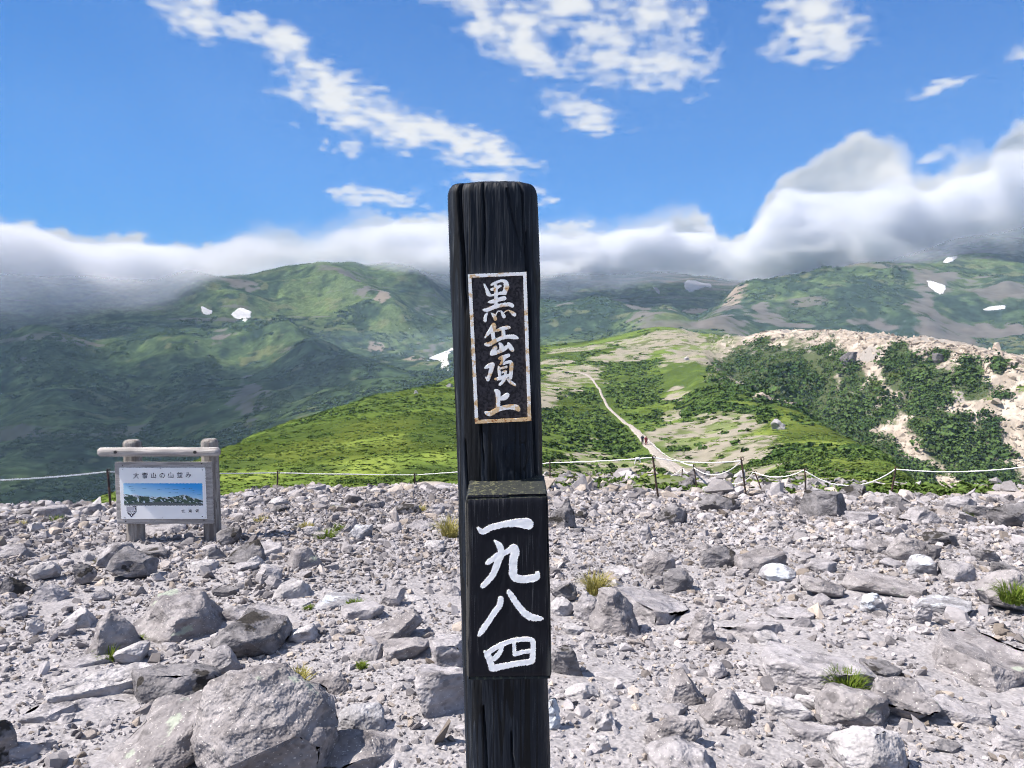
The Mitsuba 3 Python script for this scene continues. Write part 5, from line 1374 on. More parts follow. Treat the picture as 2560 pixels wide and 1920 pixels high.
# knotted rope end with a yellow tag
A = at_dist(1594, 1146, 13.35)
t_ = np.linspace(0, 1, 24)
knot = A + np.stack([.028 * np.cos(t_ * 19), .022 * np.sin(t_ * 19), .012 * np.sin(t_ * 11)], -1)
scene['knotted_rope_end__knot'] = mikit.ply(tube(knot, .011, 6), 'mat_rope', smooth=True)
scene['knotted_rope_end__tail'] = mikit.ply(tube(np.array([at_dist(1591, 1147, 13.35), at_dist(1588, 1153, 13.35), at_dist(1586, 1161, 13.35)]), .009, 6), 'mat_rope', smooth=True)
scene['knotted_rope_end__tail_001'] = mikit.ply(tube(np.array([at_dist(1599, 1147, 13.35), at_dist(1601, 1154, 13.35), at_dist(1602, 1160, 13.35)]), .011, 6), 'mat_rope', smooth=True)
scene['knotted_rope_end__tag'] = mikit.ply(tube(np.array([at_dist(1600, 1160, 13.34), at_dist(1604, 1160.5, 13.34), at_dist(1608, 1159.5, 13.34)]), .015, 6), 'mat_tag')
labels['knotted_rope_end'] = {'label': 'knotted rope end with a pale yellow tag hanging from the tight rope', 'category': 'rope end'}

# ---------------------------------------------------------------- two hikers on the footpath
def limb_chain(man, a, ra, b, rb):
    sa, sb = [m3.Manifold.sphere(r, 14).translate(list(map(float, p))) for p, r in ((a, ra), (b, rb))]
    return man + m3.Manifold.batch_hull([sa, sb])


def person(key, P, yaw, lab, top, legs, skin, pack, step=1):
    J = dict(pel=(0, 0, .95), wst=(0, .01, 1.10), chest=(0, .0, 1.34), neck=(0, .01, 1.50), head=(0, -.03, 1.64))
    for s, sd in ((-1, 'l'), (1, 'r')):
        f_ = step * s
        J['hip' + sd] = (s * .09, 0, .93)
        J['kn' + sd] = (s * .10, -.10 * f_ - .06, .50)
        J['an' + sd] = (s * .10, -.20 * f_ + .06, .10)
        J['toe' + sd] = (s * .11, -.20 * f_ - .10, .04)
        J['sh' + sd] = (s * .19, .0, 1.42)
        J['el' + sd] = (s * .26, .10 * f_ - .02, 1.15)
        J['wr' + sd] = (s * .25, .06 * f_ - .22, 1.02)
        J['ha' + sd] = (s * .25, .05 * f_ - .30, 1.01)
    M = m3.Manifold()
    for a, ra, b, rb in [('pel', .145, 'wst', .13), ('wst', .13, 'chest', .155), ('chest', .15, 'neck', .065), ('neck', .055, 'head', .06)] + [x_ for sd in 'lr' for x_ in
            [('hip' + sd, .095, 'kn' + sd, .062), ('kn' + sd, .06, 'an' + sd, .042), ('an' + sd, .045, 'toe' + sd, .038), ('chest', .10, 'sh' + sd, .07), ('sh' + sd, .065, 'el' + sd, .047), ('el' + sd, .045, 'wr' + sd, .033), ('wr' + sd, .032, 'ha' + sd, .036)]]:
        M = limb_chain(M, J[a], ra, J[b], rb)
    M = M + m3.Manifold.sphere(1, 20).scale([.078, .098, .115]).translate([0, -.03, 1.645])
    for s in (-1, 1):   # ears, fingers and a thumb
        M = M + m3.Manifold.sphere(.022, 8).translate([s * .08, -.02, 1.64])
        hx, hy, hz = J['hal'] if s < 0 else J['har']
        for q_ in range(4):
            M = limb_chain(M, (hx + (q_ - 1.5) * .016, hy - .03, hz), .009, (hx + (q_ - 1.5) * .016, hy - .075 + .008 * abs(q_ - 1.5), hz - .03), .008)
        M = limb_chain(M, (hx - s * .025, hy + .0, hz), .011, (hx - s * .045, hy - .045, hz + .01), .009)
    M = limb_chain(M, (0, -.12, 1.65), .016, (0, -.135, 1.63), .014)     # nose
    body = M.refine_to_length(.09)
    mm = body.to_mesh()
    tm = trimesh.Trimesh(mm.vert_properties[:, :3], mm.tri_verts)
    trimesh.smoothing.filter_taubin(tm, iterations=6)
    fr = np.eye(4)
    fr[:3, :3] = trimesh.transformations.rotation_matrix(yaw, [0, 0, 1])[:3, :3]
    fr[:3, 3] = P

    def add(sub, m, mat, smooth=True):
        m = m.copy()
        m.apply_transform(fr)
        scene[key + '__' + sub if sub else key] = mikit.ply(m, mat, smooth=smooth)

    def shell(lo, hi, off, keep):
        """clothing: the body's surface moved outwards between two heights"""
        v, n = np.array(tm.vertices), np.array(tm.vertex_normals)
        c = tm.triangles_center
        sel = (c[:, 2] > lo) & (c[:, 2] < hi) & keep(c)
        m = trimesh.Trimesh(v + n * off, tm.faces[sel], process=False)
        m.remove_unreferenced_vertices()
        return m

    add('body', tm, skin)
    add('trousers', shell(.09, 1.04, .016, lambda c: np.abs(c[:, 0]) < .22), legs)
    add('jacket', shell(.98, 1.52, .022, lambda c: (c[:, 1] > -.24)), top)
    add('boot', shell(-.1, .13, .018, lambda c: c[:, 0] < 0), 'mat_boot')
    add('boot_001', shell(-.1, .13, .018, lambda c: c[:, 0] > 0), 'mat_boot')
    hat = m3.Manifold.sphere(1, 24).scale([.088, .108, .07]).translate([0, -.025, 1.70]) + m3.Manifold.cylinder(.012, .15, .15, 24).translate([0, -.03, 1.69])
    hm = hat.to_mesh()
    add('hat', trimesh.Trimesh(hm.vert_properties[:, :3], hm.tri_verts), top if pack else 'mat_hat', 40)
    pk = m3.Manifold.batch_hull([m3.Manifold.sphere(.05, 12).translate([a, b, c]) for a in (-.11, .11) for b in (.16, .27) for c in (1.08, 1.46)])
    pm = pk.to_mesh()
    add('backpack', trimesh.Trimesh(pm.vert_properties[:, :3], pm.tri_verts), pack or 'mat_pack', 40)
    hx, hy, hz = J['hal']
    add('trekking_pole', tube(np.array([[hx, hy - .06, hz + .06], [hx + .03, hy - .25, .02]]), .014, 6), 'mat_boot')
    labels[key] = {'label': lab, 'category': 'person'}


for k, c in {'mat_skin': [.42, .27, .20], 'mat_maroon': [.16, .020, .030], 'mat_darkcloth': [.028, .03, .045], 'mat_boot': [.03, .025, .022], 'mat_hat': [.20, .22, .16], 'mat_pack': [.04, .06, .05], 'mat_orange': [.34, .10, .05]}.items():
    scene[k] = {'type': 'diffuse', 'reflectance': {'type': 'rgb', 'value': c}}
PA = hit(1615, 1114, 60, 300)
PB = PA + np.array([-.42, 1.3, 0])
PB[2] = float(height(PB[0:1], PB[1:2])[0])
person('person', PA - [0, 0, .02], .1, 'person in dark red hiking clothes walking up the gravel footpath', 'mat_maroon', 'mat_maroon', 'mat_skin', 'mat_pack', 1)
person('person_001', PB - [0, 0, .02], -.1, 'second hiker half hidden just behind the one in dark red', 'mat_darkcloth', 'mat_darkcloth', 'mat_skin', None, -1)
# ---------------------------------------------------------------- snow patches and the footpath
def snow_tex(p, n, uv):
    return mi.Color3f(.62, .635, .67) * (.66 + .55 * mikit.fbm(p.x / 6, p.y / 6, p.z / 6, 3))


scene['mat_snow'] = {'type': 'twosided', 'bsdf': {'type': 'diffuse', 'reflectance': mikit.proc(snow_tex)}}
scene['mat_old_snow'] = {'type': 'twosided', 'bsdf': {'type': 'diffuse', 'reflectance': mikit.proc(lambda p, n, uv: mi.Color3f(.27, .28, .32) * (.7 + .5 * mikit.fbm(p.x / 30, p.y / 30, p.z / 30, 3)))}}
SNOW = [('c1', [(1060, 528), (1085, 508), (1108, 494), (1130, 500), (1160, 515), (1158, 535), (1148, 552), (1132, 562), (1112, 553), (1085, 545)], 'larger white snow patch on the left mountain, under its summit', 600),
        ('c1', [(925, 492), (935, 490), (955, 503), (978, 510), (980, 524), (955, 530), (938, 526), (929, 512)], 'smaller snow patch left of the larger one, below the cloud edge', 600),
        ('c1', [(1962, 742), (1985, 722), (2020, 708), (2085, 680), (2092, 690), (2065, 712), (2066, 735), (2075, 762), (2066, 788), (2048, 786), (2030, 776), (2046, 752), (2015, 738)], 'curved snow tongue in the notch left of the summit post', 600),
        ('c2', [(720, 272), (740, 262), (775, 266), (800, 276), (842, 280), (838, 298), (815, 290), (795, 300), (765, 312), (745, 318), (722, 305)], 'ragged snow field on the far blue crater wall', 3200),
        ('c2', [(586, 298), (600, 296), (614, 312), (614, 326), (600, 318)], 'small snow streak left of the ragged snow field', 3200),
        ('c2', [(1786, 268), (1802, 266), (1830, 276), (1868, 286), (1870, 302), (1858, 322), (1842, 326), (1815, 310), (1795, 292)], 'big bright snow patch on the right hand mountain side', 900),
        ('c2', [(1856, 186), (1872, 166), (1918, 158), (1920, 166), (1900, 182), (1875, 191)], 'snow patch highest up at right, close under the cloud', 900),
        ('c2', [(2030, 394), (2058, 381), (2100, 376), (2136, 377), (2128, 389), (2092, 396), (2052, 399)], 'flat oval snow patch lowest on the right hand mountain', 900)]
for crop, poly, lab, rmin in SNOW:
    q = np.array(poly, float)
    px = q * .5425 + [0, 500] if crop == 'c1' else q * .5696 + [1300, 550]
    H = hits(px[:, 0], px[:, 1], rmin)
    med = np.median(np.hypot(H[:, 0], H[:, 1]))
    P = Polygon(px)
    # smooth, slightly ragged rim
    L = P.exterior
    n = 48
    rim = np.array([L.interpolate(k / n, normalized=True).coords[0] for k in range(n)])
    cen = np.array(P.centroid.coords[0])
    rim = cen + (rim - cen) * (1 + (nfbm(np.cos(np.arange(n) / n * 6.283) * 3 + med, np.sin(np.arange(n) / n * 6.283) * 3, .4, 3) - .5)[:, None] * .42)
    rings, Vs = [1.0, .92, .75, .5, .25], []
    for s in rings:
        W = hits(*(cen + (rim - cen) * s).T, rmin)
        Vs.append(W)
    Vs.append(hit(*cen, rmin)[None])
    lift = np.array([-.8, .8, 1.2, 1.4, 1.4]) * (med / 2000) * 1.0
    for k in range(5):
        Vs[k] = Vs[k] + [0, 0, lift[k]]
    Vs[5] = Vs[5] + [0, 0, 1.4 * med / 2000]
    V = np.vstack(Vs)
    Fs = []
    for k in range(4):
        for j in range(n):
            a, b, c, d = k * n + j, k * n + (j + 1) % n, (k + 1) * n + (j + 1) % n, (k + 1) * n + j
            Fs += [[a, b, c], [a, c, d]]
    Fs += [[4 * n + j, 4 * n + (j + 1) % n, 5 * n] for j in range(n)]
    k = key_of('snow_patch')
    scene[k] = mikit.ply((V, np.array(Fs)), 'mat_snow' if rmin < 3000 else 'mat_old_snow', smooth=True)
    labels[k] = {'label': lab, 'category': 'snow patch', 'group': 'snow patches on the mountains'}

PATHPX = [(1505, 1218, .9), (1745, 1208, 1.7), (1712, 1186, 1.5), (1680, 1165, 1.5), (1655, 1146, 1.4), (1632, 1122, 1.15), (1618, 1108, 1.0), (1600, 1088, .85), (1575, 1064, .62), (1543, 1040, .5), (1519, 1017, .45), (1507, 994, .45), (1496, 970, .45), (1481, 948, .55), (1463, 936, .9), (1420, 929, 1.3)]
PATH = np.array([np.append(hit(a, b, 19)[:2], w) for a, b, w in PATHPX[2:]])
PATH2 = np.array([np.append(hit(a, b, 280)[:2], w) for a, b, w in [(1720, 890, 2.0), (1745, 862, 2.2), (1770, 845, 2.4), (1800, 838, 2.4)]])


def ribbon(P, lift):
    L = np.concatenate([[0], np.cumsum(np.hypot(*np.diff(P[:, :2], axis=0).T))])
    t = np.linspace(0, L[-1], int(L[-1] / .8))
    C = np.stack([PchipInterpolator(L, P[:, i])(t) for i in range(3)], -1)
    d = np.gradient(C[:, :2], axis=0)
    d /= np.linalg.norm(d, axis=1, keepdims=True)
    nn = np.stack([-d[:, 1], d[:, 0]], -1)
    rows = []
    for s in np.linspace(-1, 1, 7):
        w = C[:, 2] * (1 + (nfbm(t / 2.2, s * 2 + 9, .5, 3) - .5) * 1.6)
        xy = C[:, :2] + nn * (s * w)[:, None]
        z = height(xy[:, 0], xy[:, 1]) + lift * (1 - abs(s) ** 3) - .10 * (abs(s) > .99)
        rows.append(np.column_stack([xy, z]))
    V = np.stack(rows, 1)
    n, m = V.shape[:2]
    i, j = np.meshgrid(np.arange(n - 1), np.arange(m - 1), indexing='ij')
    a = i * m + j
    return V.reshape(-1, 3), np.stack([a, a + m, a + m + 1, a + 1], -1).reshape(-1, 4)


scene['mat_path'] = {'type': 'twosided', 'bsdf': {'type': 'diffuse', 'reflectance': mikit.proc(lambda p, n, uv: mikit.mix(mi.Color3f(.24, .22, .20), mi.Color3f(.39, .36, .335), mikit.fbm(p.x * 2.5, p.y * 2.5, .3, 4)) * (.8 + .4 * mikit.noise(p.x * 6, p.y * 6, 2.0)))}}
scene['path'] = mikit.ply(ribbon(PATH, .12), 'mat_path', smooth=True)
labels['path'] = {'kind': 'structure'}
# ---------------------------------------------------------------- creeping pine, bushes, grass
def leaf_clump(seed, n, spread=1.0, leaf=.34, flat=.55):
    """a low mound of leaf clusters about 1 m across: small faces turned every way on a dome"""
    g_ = np.random.default_rng(seed)
    th_, ph = g_.uniform(0, 2 * math.pi, n), np.arccos(g_.uniform(.0, 1, n))
    rad = g_.uniform(.55, 1.05, n) * (1 + .25 * np.sin(th_ * 3 + seed))
    c = np.stack([np.sin(ph) * np.cos(th_), np.sin(ph) * np.sin(th_), np.cos(ph) * flat * 1.6], -1) * rad[:, None] * .5
    nrm = c / np.linalg.norm(c, axis=1, keepdims=True) + g_.normal(0, .55, (n, 3))
    nrm /= np.linalg.norm(nrm, axis=1, keepdims=True)
    a = np.cross(nrm, g_.normal(size=(n, 3)))
    a /= np.linalg.norm(a, axis=1, keepdims=True)
    b = np.cross(nrm, a)
    s = leaf * g_.uniform(.6, 1.2, n)[:, None] * .5
    V = np.stack([c + a * s, c + b * s * .9 + nrm * s * .25, c - a * s, c - b * s * .9 - nrm * s * .2], 1).reshape(-1, 3)
    i = np.arange(n) * 4
    F_ = np.concatenate([np.stack([i, i + 1, i + 2], -1), np.stack([i, i + 2, i + 3], -1)])
    return V, F_


def mass(clumps, x, y, z, sx_, sz_, g_, up=None):
    V, Fc, at = [], [], 0
    which = g_.integers(0, len(clumps), len(x))
    for k, (v, f) in enumerate(clumps):
        i = np.nonzero(which == k)[0]
        if not len(i):
            continue
        a = g_.uniform(0, 6.28, len(i))
        ca, sa = np.cos(a)[:, None], np.sin(a)[:, None]
        q = np.stack([(v[None, :, 0] * ca - v[None, :, 1] * sa) * sx_[i, None], (v[None, :, 0] * sa + v[None, :, 1] * ca) * sx_[i, None], np.broadcast_to(v[None, :, 2] * sz_[i, None], (len(i), len(v)))], -1)
        if up is not None:
            q[..., 2] += q[..., 0] * up[0][i, None] + q[..., 1] * up[1][i, None]
        q += np.stack([x[i], y[i], z[i]], -1)[:, None]
        V.append(q.reshape(-1, 3))
        Fc.append((f[None] + (np.arange(len(i)) * len(v))[:, None, None]).reshape(-1, 3) + at)
        at += len(i) * len(v)
    return np.vstack(V), np.vstack(Fc)


def leaf_mat(a, b, scale=.35, big=9.0):
    def fn(p, n, uv):
        f = mikit.fbm(p.x / big, p.y / big, p.z / big, 3)
        e = mikit.noise(p.x / scale, p.y / scale, p.z / scale)
        return mikit.mix(mi.Color3f(*a), mi.Color3f(*b), mikit.smoothstep(.3, .7, f * .6 + e * .4)) * (.7 + .6 * e)
    return {'type': 'twosided', 'bsdf': {'type': 'diffuse', 'reflectance': mikit.proc(fn)}}


scene['mat_pine'] = leaf_mat((.042, .080, .022), (.088, .135, .036))
scene['mat_bush'] = leaf_mat((.030, .062, .022), (.075, .122, .040), .8, 14.0)
scene['mat_meadow'] = leaf_mat((.052, .092, .020), (.115, .155, .038), .3, 12.0)
gp = np.random.default_rng(21)


def slope(x, y):
    e = .8
    return (height(x + e, y, False) - height(x - e, y, False)) / (2 * e), (height(x, y + e, False) - height(x, y - e, False)) / (2 * e)


def on_path(x, y, pad=.6):
    d, _ = seg_dist(x, y, PATH)
    w = np.interp(np.hypot(x, y), [20, 60, 140, 300], [2.0, 1.9, 1.6, 1.4])
    return d < w + pad


n = 150000
r = np.exp(gp.uniform(math.log(22), math.log(520), n))
a = np.radians(gp.uniform(-31, 34, n))
x, y = r * np.sin(a), r * np.cos(a)
bare, yel, pine = cover_terms(x, y, np)
azd = np.degrees(a)
wall = (azd > 11) & (r > 212)
keep = (gp.uniform(size=n) < np.where(azd < -1.5, .45, 1.0) * sst(26, 62, r) * pine * (1 - bare * .92) * (1 - yel * .45)) & ~on_path(x, y) & ~wall & (gp.uniform(size=n) < np.interp(r, [20, 60, 150, 500], [.16, .26, .42, .36]))
x, y, r = x[keep], y[keep], r[keep]
print('pine clumps', keep.sum())
size = np.interp(r, [20, 60, 150, 300, 520], [.9, 1.2, 1.8, 2.6, 3.6]) * gp.uniform(.7, 1.4, len(x))
gx_, gy_ = slope(x, y)
leftside = sst(-1, -5, np.degrees(np.arctan2(x, y)))
size = size * (1 - .45 * leftside)
sz_ = np.minimum(size, 1.5) * gp.uniform(.55, .95, len(x)) * (1 - .35 * leftside)
nearm = r < 110
for nm, sel, nl, lf in (('near', nearm, 46, .24), ('far', ~nearm, 11, .62)):
    key = 'creeping_pine' if nm == 'near' else 'creeping_pine_001'
    C = [leaf_clump(50 + k, nl, leaf=lf) for k in range(10)]
    scene[key] = mikit.ply(mass(C, x[sel], y[sel], height(x[sel], y[sel]) - .05, size[sel], sz_[sel], gp, (gx_[sel], gy_[sel])), 'mat_pine')
labels['creeping_pine'] = {'kind': 'stuff', 'label': 'dark green creeping pine scrub on the near hillside', 'category': 'scrub'}
labels['creeping_pine_001'] = {'kind': 'stuff', 'label': 'dark green creeping pine scrub farther up the hillside', 'category': 'scrub'}

# light green meadow tufts between
n = 90000
r = np.exp(gp.uniform(math.log(16), math.log(330), n))
a = np.radians(gp.uniform(-31, 32, n))
x, y = r * np.sin(a), r * np.cos(a)
bare, yel, pine = cover_terms(x, y, np)
keep = (gp.uniform(size=n) < sst(14, 34, r) * (1 - pine * .9) * (.28 - .12 * bare)) & ~on_path(x, y, .2) & ~((np.degrees(a) > 11) & (r > 208))
x, y, r = x[keep], y[keep], r[keep]
print('meadow tufts', keep.sum())
size = np.interp(r, [15, 40, 150, 330], [.35, .6, 1.4, 2.2]) * gp.uniform(.6, 1.5, len(x)) * (1 - .35 * sst(-1, -5, np.degrees(np.arctan2(x, y))))
gx_, gy_ = slope(x, y)
C = [leaf_clump(150 + k, 8, leaf=.6, flat=.4) for k in range(8)]
scene['meadow'] = mikit.ply(mass(C, x, y, height(x, y) - .04, size, np.minimum(size, .7) * .42, gp, (gx_, gy_)), 'mat_meadow')
labels['meadow'] = {'kind': 'stuff', 'label': 'light green low alpine plants on the hillside', 'category': 'grass'}

# shrubs of the valley and the slopes across it
n = 60000
r = np.exp(gp.uniform(math.log(580), math.log(1900), n))
a = np.radians(np.where(gp.uniform(size=n) < .72, gp.uniform(-36, -2, n), gp.uniform(2, 36, n)))
x, y = r * np.sin(a), r * np.cos(a)
keep = nfbm(x / 75, y / 75, 2.1, 4) * .6 + nfbm(x / 22, y / 22, 9.1, 3) * .4 < .515
keep &= spot_field(x, y, SCREE, np.maximum) < 0
x, y, r = x[keep], y[keep], r[keep]
print('valley shrubs', len(x))
size = np.interp(r, [580, 900, 1900], [3.6, 5.0, 9.0]) * gp.uniform(.6, 1.5, len(x))
gx_, gy_ = slope(x, y)
C = [leaf_clump(550 + k, 7, leaf=.8, flat=.5) for k in range(8)]
scene['valley_scrub'] = mikit.ply(mass(C, x, y, height(x, y) - .4, size, size * gp.uniform(.3, .5, len(x)), gp, (gx_, gy_)), 'mat_valley')
labels['valley_scrub'] = {'kind': 'stuff', 'label': 'dark scrub dotting the valley and the far mountain slopes', 'category': 'scrub'}
scene['mat_valley'] = leaf_mat((.016, .034, .014), (.040, .066, .022), 4.0, 60.0)
# bushes of the gully wall: grown where the photograph shows green
bx_, by_, bz_, bs_ = [], [], [], []
for px, py, w, h in GREEN:
    m = int(w * h / 21) + 6
    t, q = gp.uniform(0, 6.28, m), np.sqrt(gp.uniform(0, 1, m)) * 1.12
    P = hits(px + np.cos(t) * q * w, py + np.sin(t) * q * h, 190, 520, n=160)
    P = P[(np.hypot(P[:, 0], P[:, 1]) < 480) & (P[:, 2] < -5)]
    bx_ += list(P[:, 0]); by_ += list(P[:, 1]); bz_ += list(P[:, 2]); bs_ += list(np.exp(gp.normal(1.0, .42, len(P))))
bx_, by_, bz_, bs_ = map(np.array, (bx_, by_, bz_, bs_))
print('gully bushes', len(bx_))
C = [leaf_clump(250 + k, 46, leaf=.20, flat=.75) for k in range(10)]
scene['gully_bushes'] = mikit.ply(mass(C, bx_, by_, bz_ - .5, bs_, bs_ * gp.uniform(.45, 1.0, len(bs_)), gp), 'mat_bush')
labels['gully_bushes'] = {'kind': 'stuff', 'label': 'dense dark green bushes filling the gully wall', 'category': 'bushes'}
# lighter herbs along the gully ribs
hx_ = []
for px, py, w, h in [(2210, 990, 20, 30), (2190, 960, 16, 20), (2290, 1060, 20, 16), (2010, 920, 16, 20), (2330, 1010, 14, 12), (2450, 1215, 30, 14), (2240, 940, 20, 10), (2140, 1010, 16, 26)]:
    hx_ += list(hits(px + gp.normal(size=30) * w * .5, py + gp.normal(size=30) * h * .5, 190, 520, n=160))
hx_ = np.array(hx_)
C = [leaf_clump(350 + k, 20, leaf=.4, flat=.6) for k in range(6)]
hs = gp.uniform(1.0, 2.2, len(hx_))
scene['gully_herbs'] = mikit.ply(mass(C, hx_[:, 0], hx_[:, 1], hx_[:, 2] - .2, hs, hs * .6, gp), 'mat_meadow')
labels['gully_herbs'] = {'kind': 'stuff', 'label': 'light green herbs on the ribs of the gully wall', 'category': 'herbs'}
# loose blocks along the top of the gully wall
az_c, el_c = gp.uniform(14.5, 34, 900), None
cr = np.array(CREST_R, float)
pxs = gp.uniform(1890, 2600, 900)
pys = np.interp(pxs, cr[:, 0], cr[:, 1]) + np.abs(gp.normal(0, 22, 900))
pxs, pys = np.concatenate([pxs, gp.uniform(1880, 2570, 2600)]), np.concatenate([pys, gp.uniform(835, 1235, 2600)])
Q = hits(pxs, pys, 195, 520, n=160)
Q = Q[(spot_field(Q[:, 0], Q[:, 1], GREENS, np.maximum) < .15) & (np.degrees(np.arctan2(Q[:, 0], Q[:, 1])) > 12)]
ok = np.hypot(Q[:, 0], Q[:, 1]) < 480
Q = Q[ok]
s = np.exp(gp.normal(math.log(.75), .5, len(Q)))
vf_, _ = scatter(CHIPS, Q[:, 0], Q[:, 1], s, gp, .25, .4)
scene['mat_cliffstone'] = {'type': 'diffuse', 'reflectance': mikit.proc(lambda p, n, uv: mikit.mix(mi.Color3f(.24, .21, .19), mi.Color3f(.50, .43, .36), mikit.fbm(p.x / 2.5, p.y / 2.5, p.z / 2.5, 3)))}
scene['crest_blocks'] = mikit.ply(vf_, 'mat_cliffstone')
labels['crest_blocks'] = {'kind': 'stuff', 'label': 'broken blocks strewn along the crest of the pale gully wall', 'category': 'stones'}

# scrub and plants right behind the edge of the scree
STRIP = [(1500, 1214, 60, 6), (1560, 1205, 70, 7), (1620, 1222, 40, 5), (1690, 1222, 60, 5), (1780, 1226, 50, 4), (1950, 1238, 40, 5), (2080, 1232, 40, 4), (2180, 1228, 40, 6), (2300, 1226, 60, 5), (2450, 1222, 50, 5), (1385, 1215, 24, 8), (1420, 1222, 30, 5), (1330, 1210, 30, 8), (1080, 1196, 60, 9), (1010, 1200, 50, 8), (950, 1208, 40, 5),
         (1120, 1186, 40, 6), (880, 1205, 40, 4), (2350, 1232, 100, 4), (2210, 1240, 40, 4)]
PX, SZ = [], []
for px, py, w, h in STRIP:
    m = int(w * .6)
    P = hits(px + gp.uniform(-1, 1, m) * w, py + gp.uniform(-1, 1, m) * h, 14.0, 60, n=160)
    rr = np.hypot(P[:, 0], P[:, 1])
    PX += list(P[rr < 55]); SZ += list((gp.uniform(.14, .30, m) * (1 + .02 * rr))[rr < 55])
PX, SZ = np.array(PX), np.array(SZ)
print('edge plants', len(PX))
C = [leaf_clump(450 + k, 40, leaf=.26, flat=.6) for k in range(8)]
scene['edge_scrub'] = mikit.ply(mass(C, PX[:, 0], PX[:, 1], PX[:, 2] - .02, SZ, SZ * gp.uniform(.4, .9, len(SZ)), gp), 'mat_pine')
labels['edge_scrub'] = {'kind': 'stuff', 'label': 'low green scrub just behind the edge of the scree', 'category': 'scrub'}

# grass tufts growing in the scree: each a thing
def tuft(seed, w, h, n):
    g_ = np.random.default_rng(seed)
    V, Fs = [], []
    for k in range(n):
        a0, r0 = g_.uniform(0, 6.28), math.sqrt(g_.uniform(0, 1)) * w * .30
        b = np.array([math.cos(a0) * r0, math.sin(a0) * r0, -.01])
        out = a0 + g_.normal(0, .7)
        lean, L = g_.uniform(.15, 1.1), h * g_.uniform(.6, 1.15)
        wd = g_.uniform(.0025, .0045)
        s = np.array([-math.sin(out), math.cos(out), 0])
        pts = []
        for t in (0, .4, .75, 1.0):
            an = lean * t * 1.15
            pts.append(b + np.array([math.cos(out) * math.sin(an), math.sin(out) * math.sin(an), math.cos(an * .9)]) * L * t)
        i = len(V)
        for p_, ww in zip(pts[:-1], (1, .9, .55)):
            V += [p_ - s * wd * ww, p_ + s * wd * ww]
        V.append(pts[-1])
        Fs += [[i, i + 1, i + 3], [i, i + 3, i + 2], [i + 2, i + 3, i + 5], [i + 2, i + 5, i + 4], [i + 4, i + 5, i + 6]]
    return np.array(V), np.array(Fs)


def blade(c0, c1):
    return {'type': 'twosided', 'bsdf': {'type': 'principledthin', 'base_color': mikit.proc(lambda p, n, uv: mikit.mix(mi.Color3f(*c0), mi.Color3f(*c1), mikit.noise(p.x * 90, p.y * 90, 1.5))), 'roughness': .6, 'diff_trans': .5}}


scene['mat_grass_green'] = {'type': 'principledthin', 'base_color': mikit.proc(lambda p, n, uv: mikit.mix(mi.Color3f(.055, .12, .015), mi.Color3f(.20, .24, .05), mikit.noise(p.x * 90, p.y * 90, 1.5))), 'roughness': .6, 'diff_trans': .6}
scene['mat_grass_dry'] = {'type': 'principledthin', 'base_color': mikit.proc(lambda p, n, uv: mikit.mix(mi.Color3f(.16, .17, .04), mi.Color3f(.42, .36, .14), mikit.noise(p.x * 90, p.y * 90, 1.5))), 'roughness': .6, 'diff_trans': .6}
TUFTS = [(0, 2075, 262, 110, 120, 'dry', 'tall yellowish grass tuft close to the left side of the summit post'), (0, 1500, 270, 130, 44, 'green', 'wide low green tuft nearest to the white lichen covered stone'), (0, 1556, 232, 60, 40, 'green', 'small green tuft right behind the wide low one'), (0, 1410, 226, 100, 34, 'dry', 'faded tuft left of the wide low green one'),
         (0, 1200, 192, 90, 30, 'dry', 'faded tuft on the rim right of the information board'), (0, 1548, 140, 50, 28, 'green', 'tiny green tuft high on the scree rim left of the post'), (0, 1940, 152, 70, 34, 'dry', 'pale tuft right of the dark block near the rim'), (0, 503, 845, 90, 70, 'green', 'bright green tuft at the foot of the mossy pointed rock'),
         (0, 1368, 960, 120, 90, 'dry', 'dry spreading tuft right behind the largest boulder'), (0, 640, 760, 55, 42, 'green', 'green sprout between the pointed rock and the broad pyramid boulder'), (0, 1640, 600, 120, 40, 'green', 'strip of grass along the grey wedge'), (0, 1420, 612, 50, 28, 'green', 'tiny tuft left of the grass strip'), (0, 1665, 885, 50, 40, 'green', 'small sprout below the low brown peak'),
         (0, 465, 385, 50, 30, 'dry', 'dry sprig left of the dark angular boulder'), (0, 255, 188, 90, 32, 'green', 'low tuft on the rim left of the information board'), (0, 90, 205, 80, 26, 'dry', 'dry tuft at the far left of the rim'),
         (1, 235, 580, 120, 110, 'dry', 'straggly tuft on top of a rock right of the post'), (1, 1395, 985, 165, 100, 'green', 'round green tuft with dry tips in front of the great flat slab'), (1, 2165, 612, 150, 76, 'green', 'bushy green tuft on the big brown boulder at the right edge'), (1, 1460, 195, 80, 40, 'dry', 'dry tuft before the biggest rim block'), (1, 1965, 172, 50, 26, 'green', 'tiny tuft on the rounded grey boulder near the right edge'),
         (1, 700, 68, 70, 26, 'green', 'low tuft behind the rounded boulder with a black lower face')]
for k, (crop, u, v, w, h, kind, lab) in enumerate(TUFTS):
    px, py = (0 if crop == 0 else 1360) + u * .5425, 1200 + v * .5425
    P = hit(px, py, detail=False)
    dist = math.sqrt(P[0] ** 2 + P[1] ** 2 + (EYE - P[2]) ** 2)
    W, Hh = w * .5425 / F * dist, h * .5425 / F * dist
    V, Fs = tuft(70 + k, W, Hh * .95, 320 if w > 140 else 200 if w > 90 else 90)
    lift = .10 if (crop == 1 and k in (16, 18)) else 0
    key = key_of('grass_tuft')
    scene[key] = mikit.ply((V + [P[0], P[1], float(height(P[0:1], P[1:2])[0]) + lift], Fs), 'mat_grass_' + kind)
    labels[key] = {'label': lab, 'category': 'grass tuft', 'group': 'grass tufts in the scree'}
